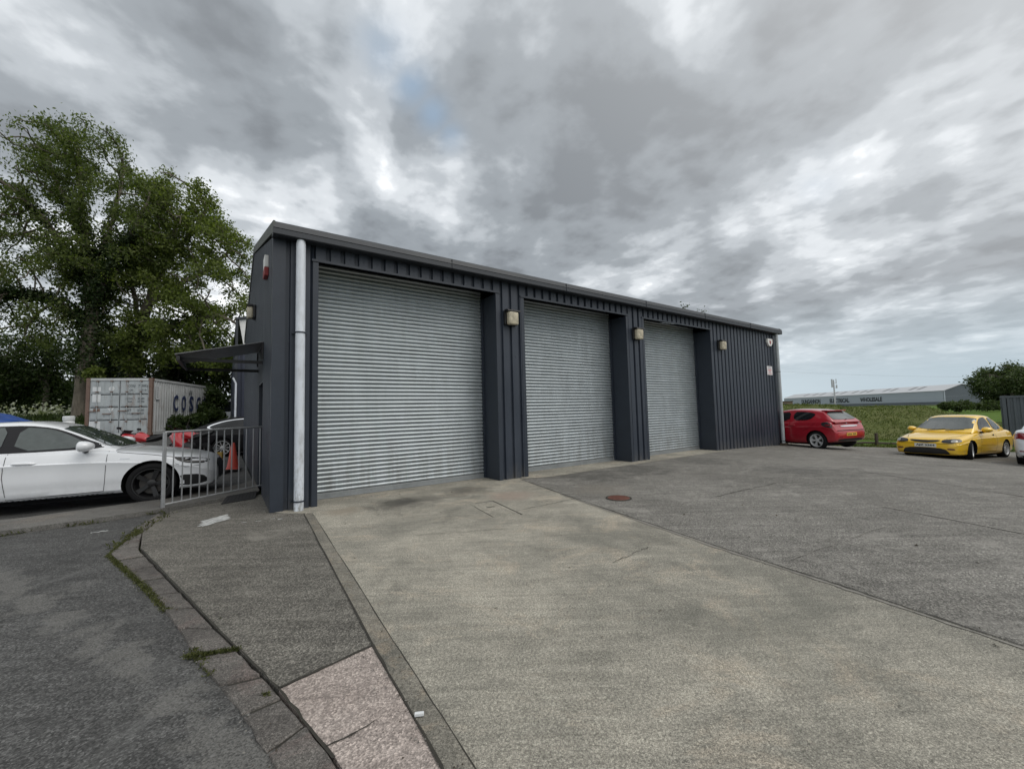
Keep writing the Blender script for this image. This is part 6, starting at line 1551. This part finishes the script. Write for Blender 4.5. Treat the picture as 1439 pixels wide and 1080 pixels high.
def greenery():
    for i, (px, Y, rx, rz, lb) in enumerate([(150, 29.0, 2.6, 3.6, 'dense dark shrub between the two tree trunks'), (250, 29.5, 3.4, 3.9, 'dense dark shrub behind the middle of the cargo container'), (322, 30.5, 2.6, 4.2, 'dense dark shrub against the workshop gable edge'), (18, 31.5, 3.6, 2.7, 'leafy shrub under the small open tree, left half of the gap'), (72, 31.0, 3.0, 2.6, 'leafy shrub touching the ivy-covered trunk on its left')]):
        q = at_px(px, 560, Y); z = ground_h(q.x, q.y)
        shrub('dark_shrub', lb, (q.x, q.y, z), [((0, 0, rz * .9), (rx, 2.0, rz), 1, 16)], 15000, .23, 'leafD' if i < 2 else 'leafH', 30 + i, group='dark shrubs behind the container')
    q = CW + cl * 4.9 - cw * .55; z = ground_h(q.x, q.y)
    shrub('climbing_bush', 'leafy bush growing over the far end of the cargo container', (q.x, q.y, z), [((0, 0, .9), (1.0, .7, .9), .5, 8), ((-.25, .5, 1.9), (.75, .7, .9), .5, 8)], 6500, .17, 'leafH', 41)
    q = CW + cl * 1.6 - cw * .9; z = ground_h(q.x, q.y)
    shrub('low_bush', 'low dark bush along the long side of the cargo container', (q.x, q.y, z), [((0, 0, .55), (1.3, .8, .55), .5, 8), ((-.5, 1.6, .8), (.9, .9, .75), .5, 8), ((1.9, -.2, .3), (1.0, .7, .5), .3, 6)], 8000, .16, 'leafH', 47)
    q = at_px(128, 525, 23.4); g = np.random.default_rng(3)
    shrub('ivy_tuft', 'bright ivy tuft at the fork just above the cargo container roof', (q.x, q.y, q.z - .3), [((0, 0, .25), (.95, .6, .42), 1, 5)], 1600, .18, 'leafB', 52, stems=2)
    # grass bank with cow parsley under the trees at the left
    tagp = []
    g = np.random.default_rng(8); B = []; Wt = []
    for _ in range(15000):
        x = g.uniform(-46, -21); y = g.uniform(21.5, 27); zz = .55 + 1.05 * sst(21.5, 24.5, y); B.append((x, y, ground_h(x, y) - .75 + zz * 1.0 + abs(g.normal(0, .12))))
    for _ in range(2800):
        x = g.uniform(-48, -26); y = g.uniform(25, 28); 
        if noise.noise((x * .5, y * .5, 3)) > -.25: Wt.append((x, y, ground_h(x, y) + 1.15 + abs(g.normal(0, .38))))
    xs = np.arange(-50, -19, 1.0); ys = np.arange(20.5, 40, 1.0); n = len(xs)
    vs = [(x, y, ground_h(x, y) - .10 + .98 * sst(21.3, 24.8, y) + noise.noise((x * .6, y * .6, 1)) * .12) for y in ys for x in xs]
    m = MB().use('lawn'); m.add(vs, [(j * n + i, j * n + i + 1, (j + 1) * n + i + 1, (j + 1) * n + i) for j in range(len(ys) - 1) for i in range(n - 1)]); tag(m.build('grass_bank', smooth=True, ang=180, fixn=False), kind='structure')
    tag(leaf_mesh('bank_grass', B, .34, 'leafH', droop=-.9, asp=.2), kind='stuff'); tag(leaf_mesh('cow_parsley', Wt, .16, 'parsley', droop=-.2, asp=.8), kind='stuff')
    # trees on the right beyond the yard and a distant hedge
    for i, (px, top, Y, rx, sd, mt, lb) in enumerate([(1392, 517, 82, 2.7, 61, 'leafF', 'smaller rounded tree beside the warehouse gable'), (1422, 507, 78, 4.6, 62, 'leafF', 'taller rounded tree over the dark grey storage container'), (1466, 504, 80, 5, 63, 'leafF', 'rounded tree at the right picture edge')]):
        q = at_px(px, 575, Y); zt = at_px(px, top, Y).z; z = -.3; hh = zt - z
        bl = [((0, 0, hh * .62), (rx, rx, hh * .38)), ((-rx * .4, 0, hh * .45), (rx * .7, rx * .7, hh * .33)), ((rx * .4, -1, hh * .4), (rx * .75, rx * .7, hh * .36))]
        tree('field_tree', lb, Vector((q.x, q.y, z)), [[(0, 0, -.2), (0, 0, hh * .25), (.2, 0, hh * .5)]], in_blobs(bl, 420, sd), mt, 9000, .46, .28, sd, spread=.5, gaps=-.05, kill=1.2, step=.8, group='trees beyond the warehouse', tip=.03)
    q = at_px(1400, 575, 70); o = empty('field_hedge', 'low dark hedge across the field left of the storage container', 'hedge', (q.x, q.y, -.3), R(2))
    pts = np.concatenate([blob_points(1500, (dx, 0, .75), (1.8, .9, .85), .3, 7, 70 + k) for k, dx in enumerate(np.arange(-9, 12, 2.0))]); leaf_mesh('leaves', pts, .38, 'leafF', o)
    m = MB().use('bark_d')
    for dx in np.arange(-9, 12, 1.0): m.tube([(dx, 0, -.2), (dx + .1, .1, 1.0)], [.05, .02], 5)
    m.build('stems', o)
    # a sparse treetop just over the far eaves
    b = at_px(968, 575, 46); b.z = -.3; zt = at_px(965, 424, 46).z + .3
    tree('distant_tree', 'thin treetop just showing over the far end of the workshop roof', b, [[(0, 0, -.2), (0, 0, zt * .5), (.1, 0, zt * .85)]], in_blobs([((0, 0, zt * .82), (3.2, 2.5, zt * .17)), ((2.6, 0, zt * .74), (2.0, 2, zt * .16))], 260, 77), 'leafF', 1500, .22, .25, 77, spread=.25, kill=1.0, step=.6)
greenery()
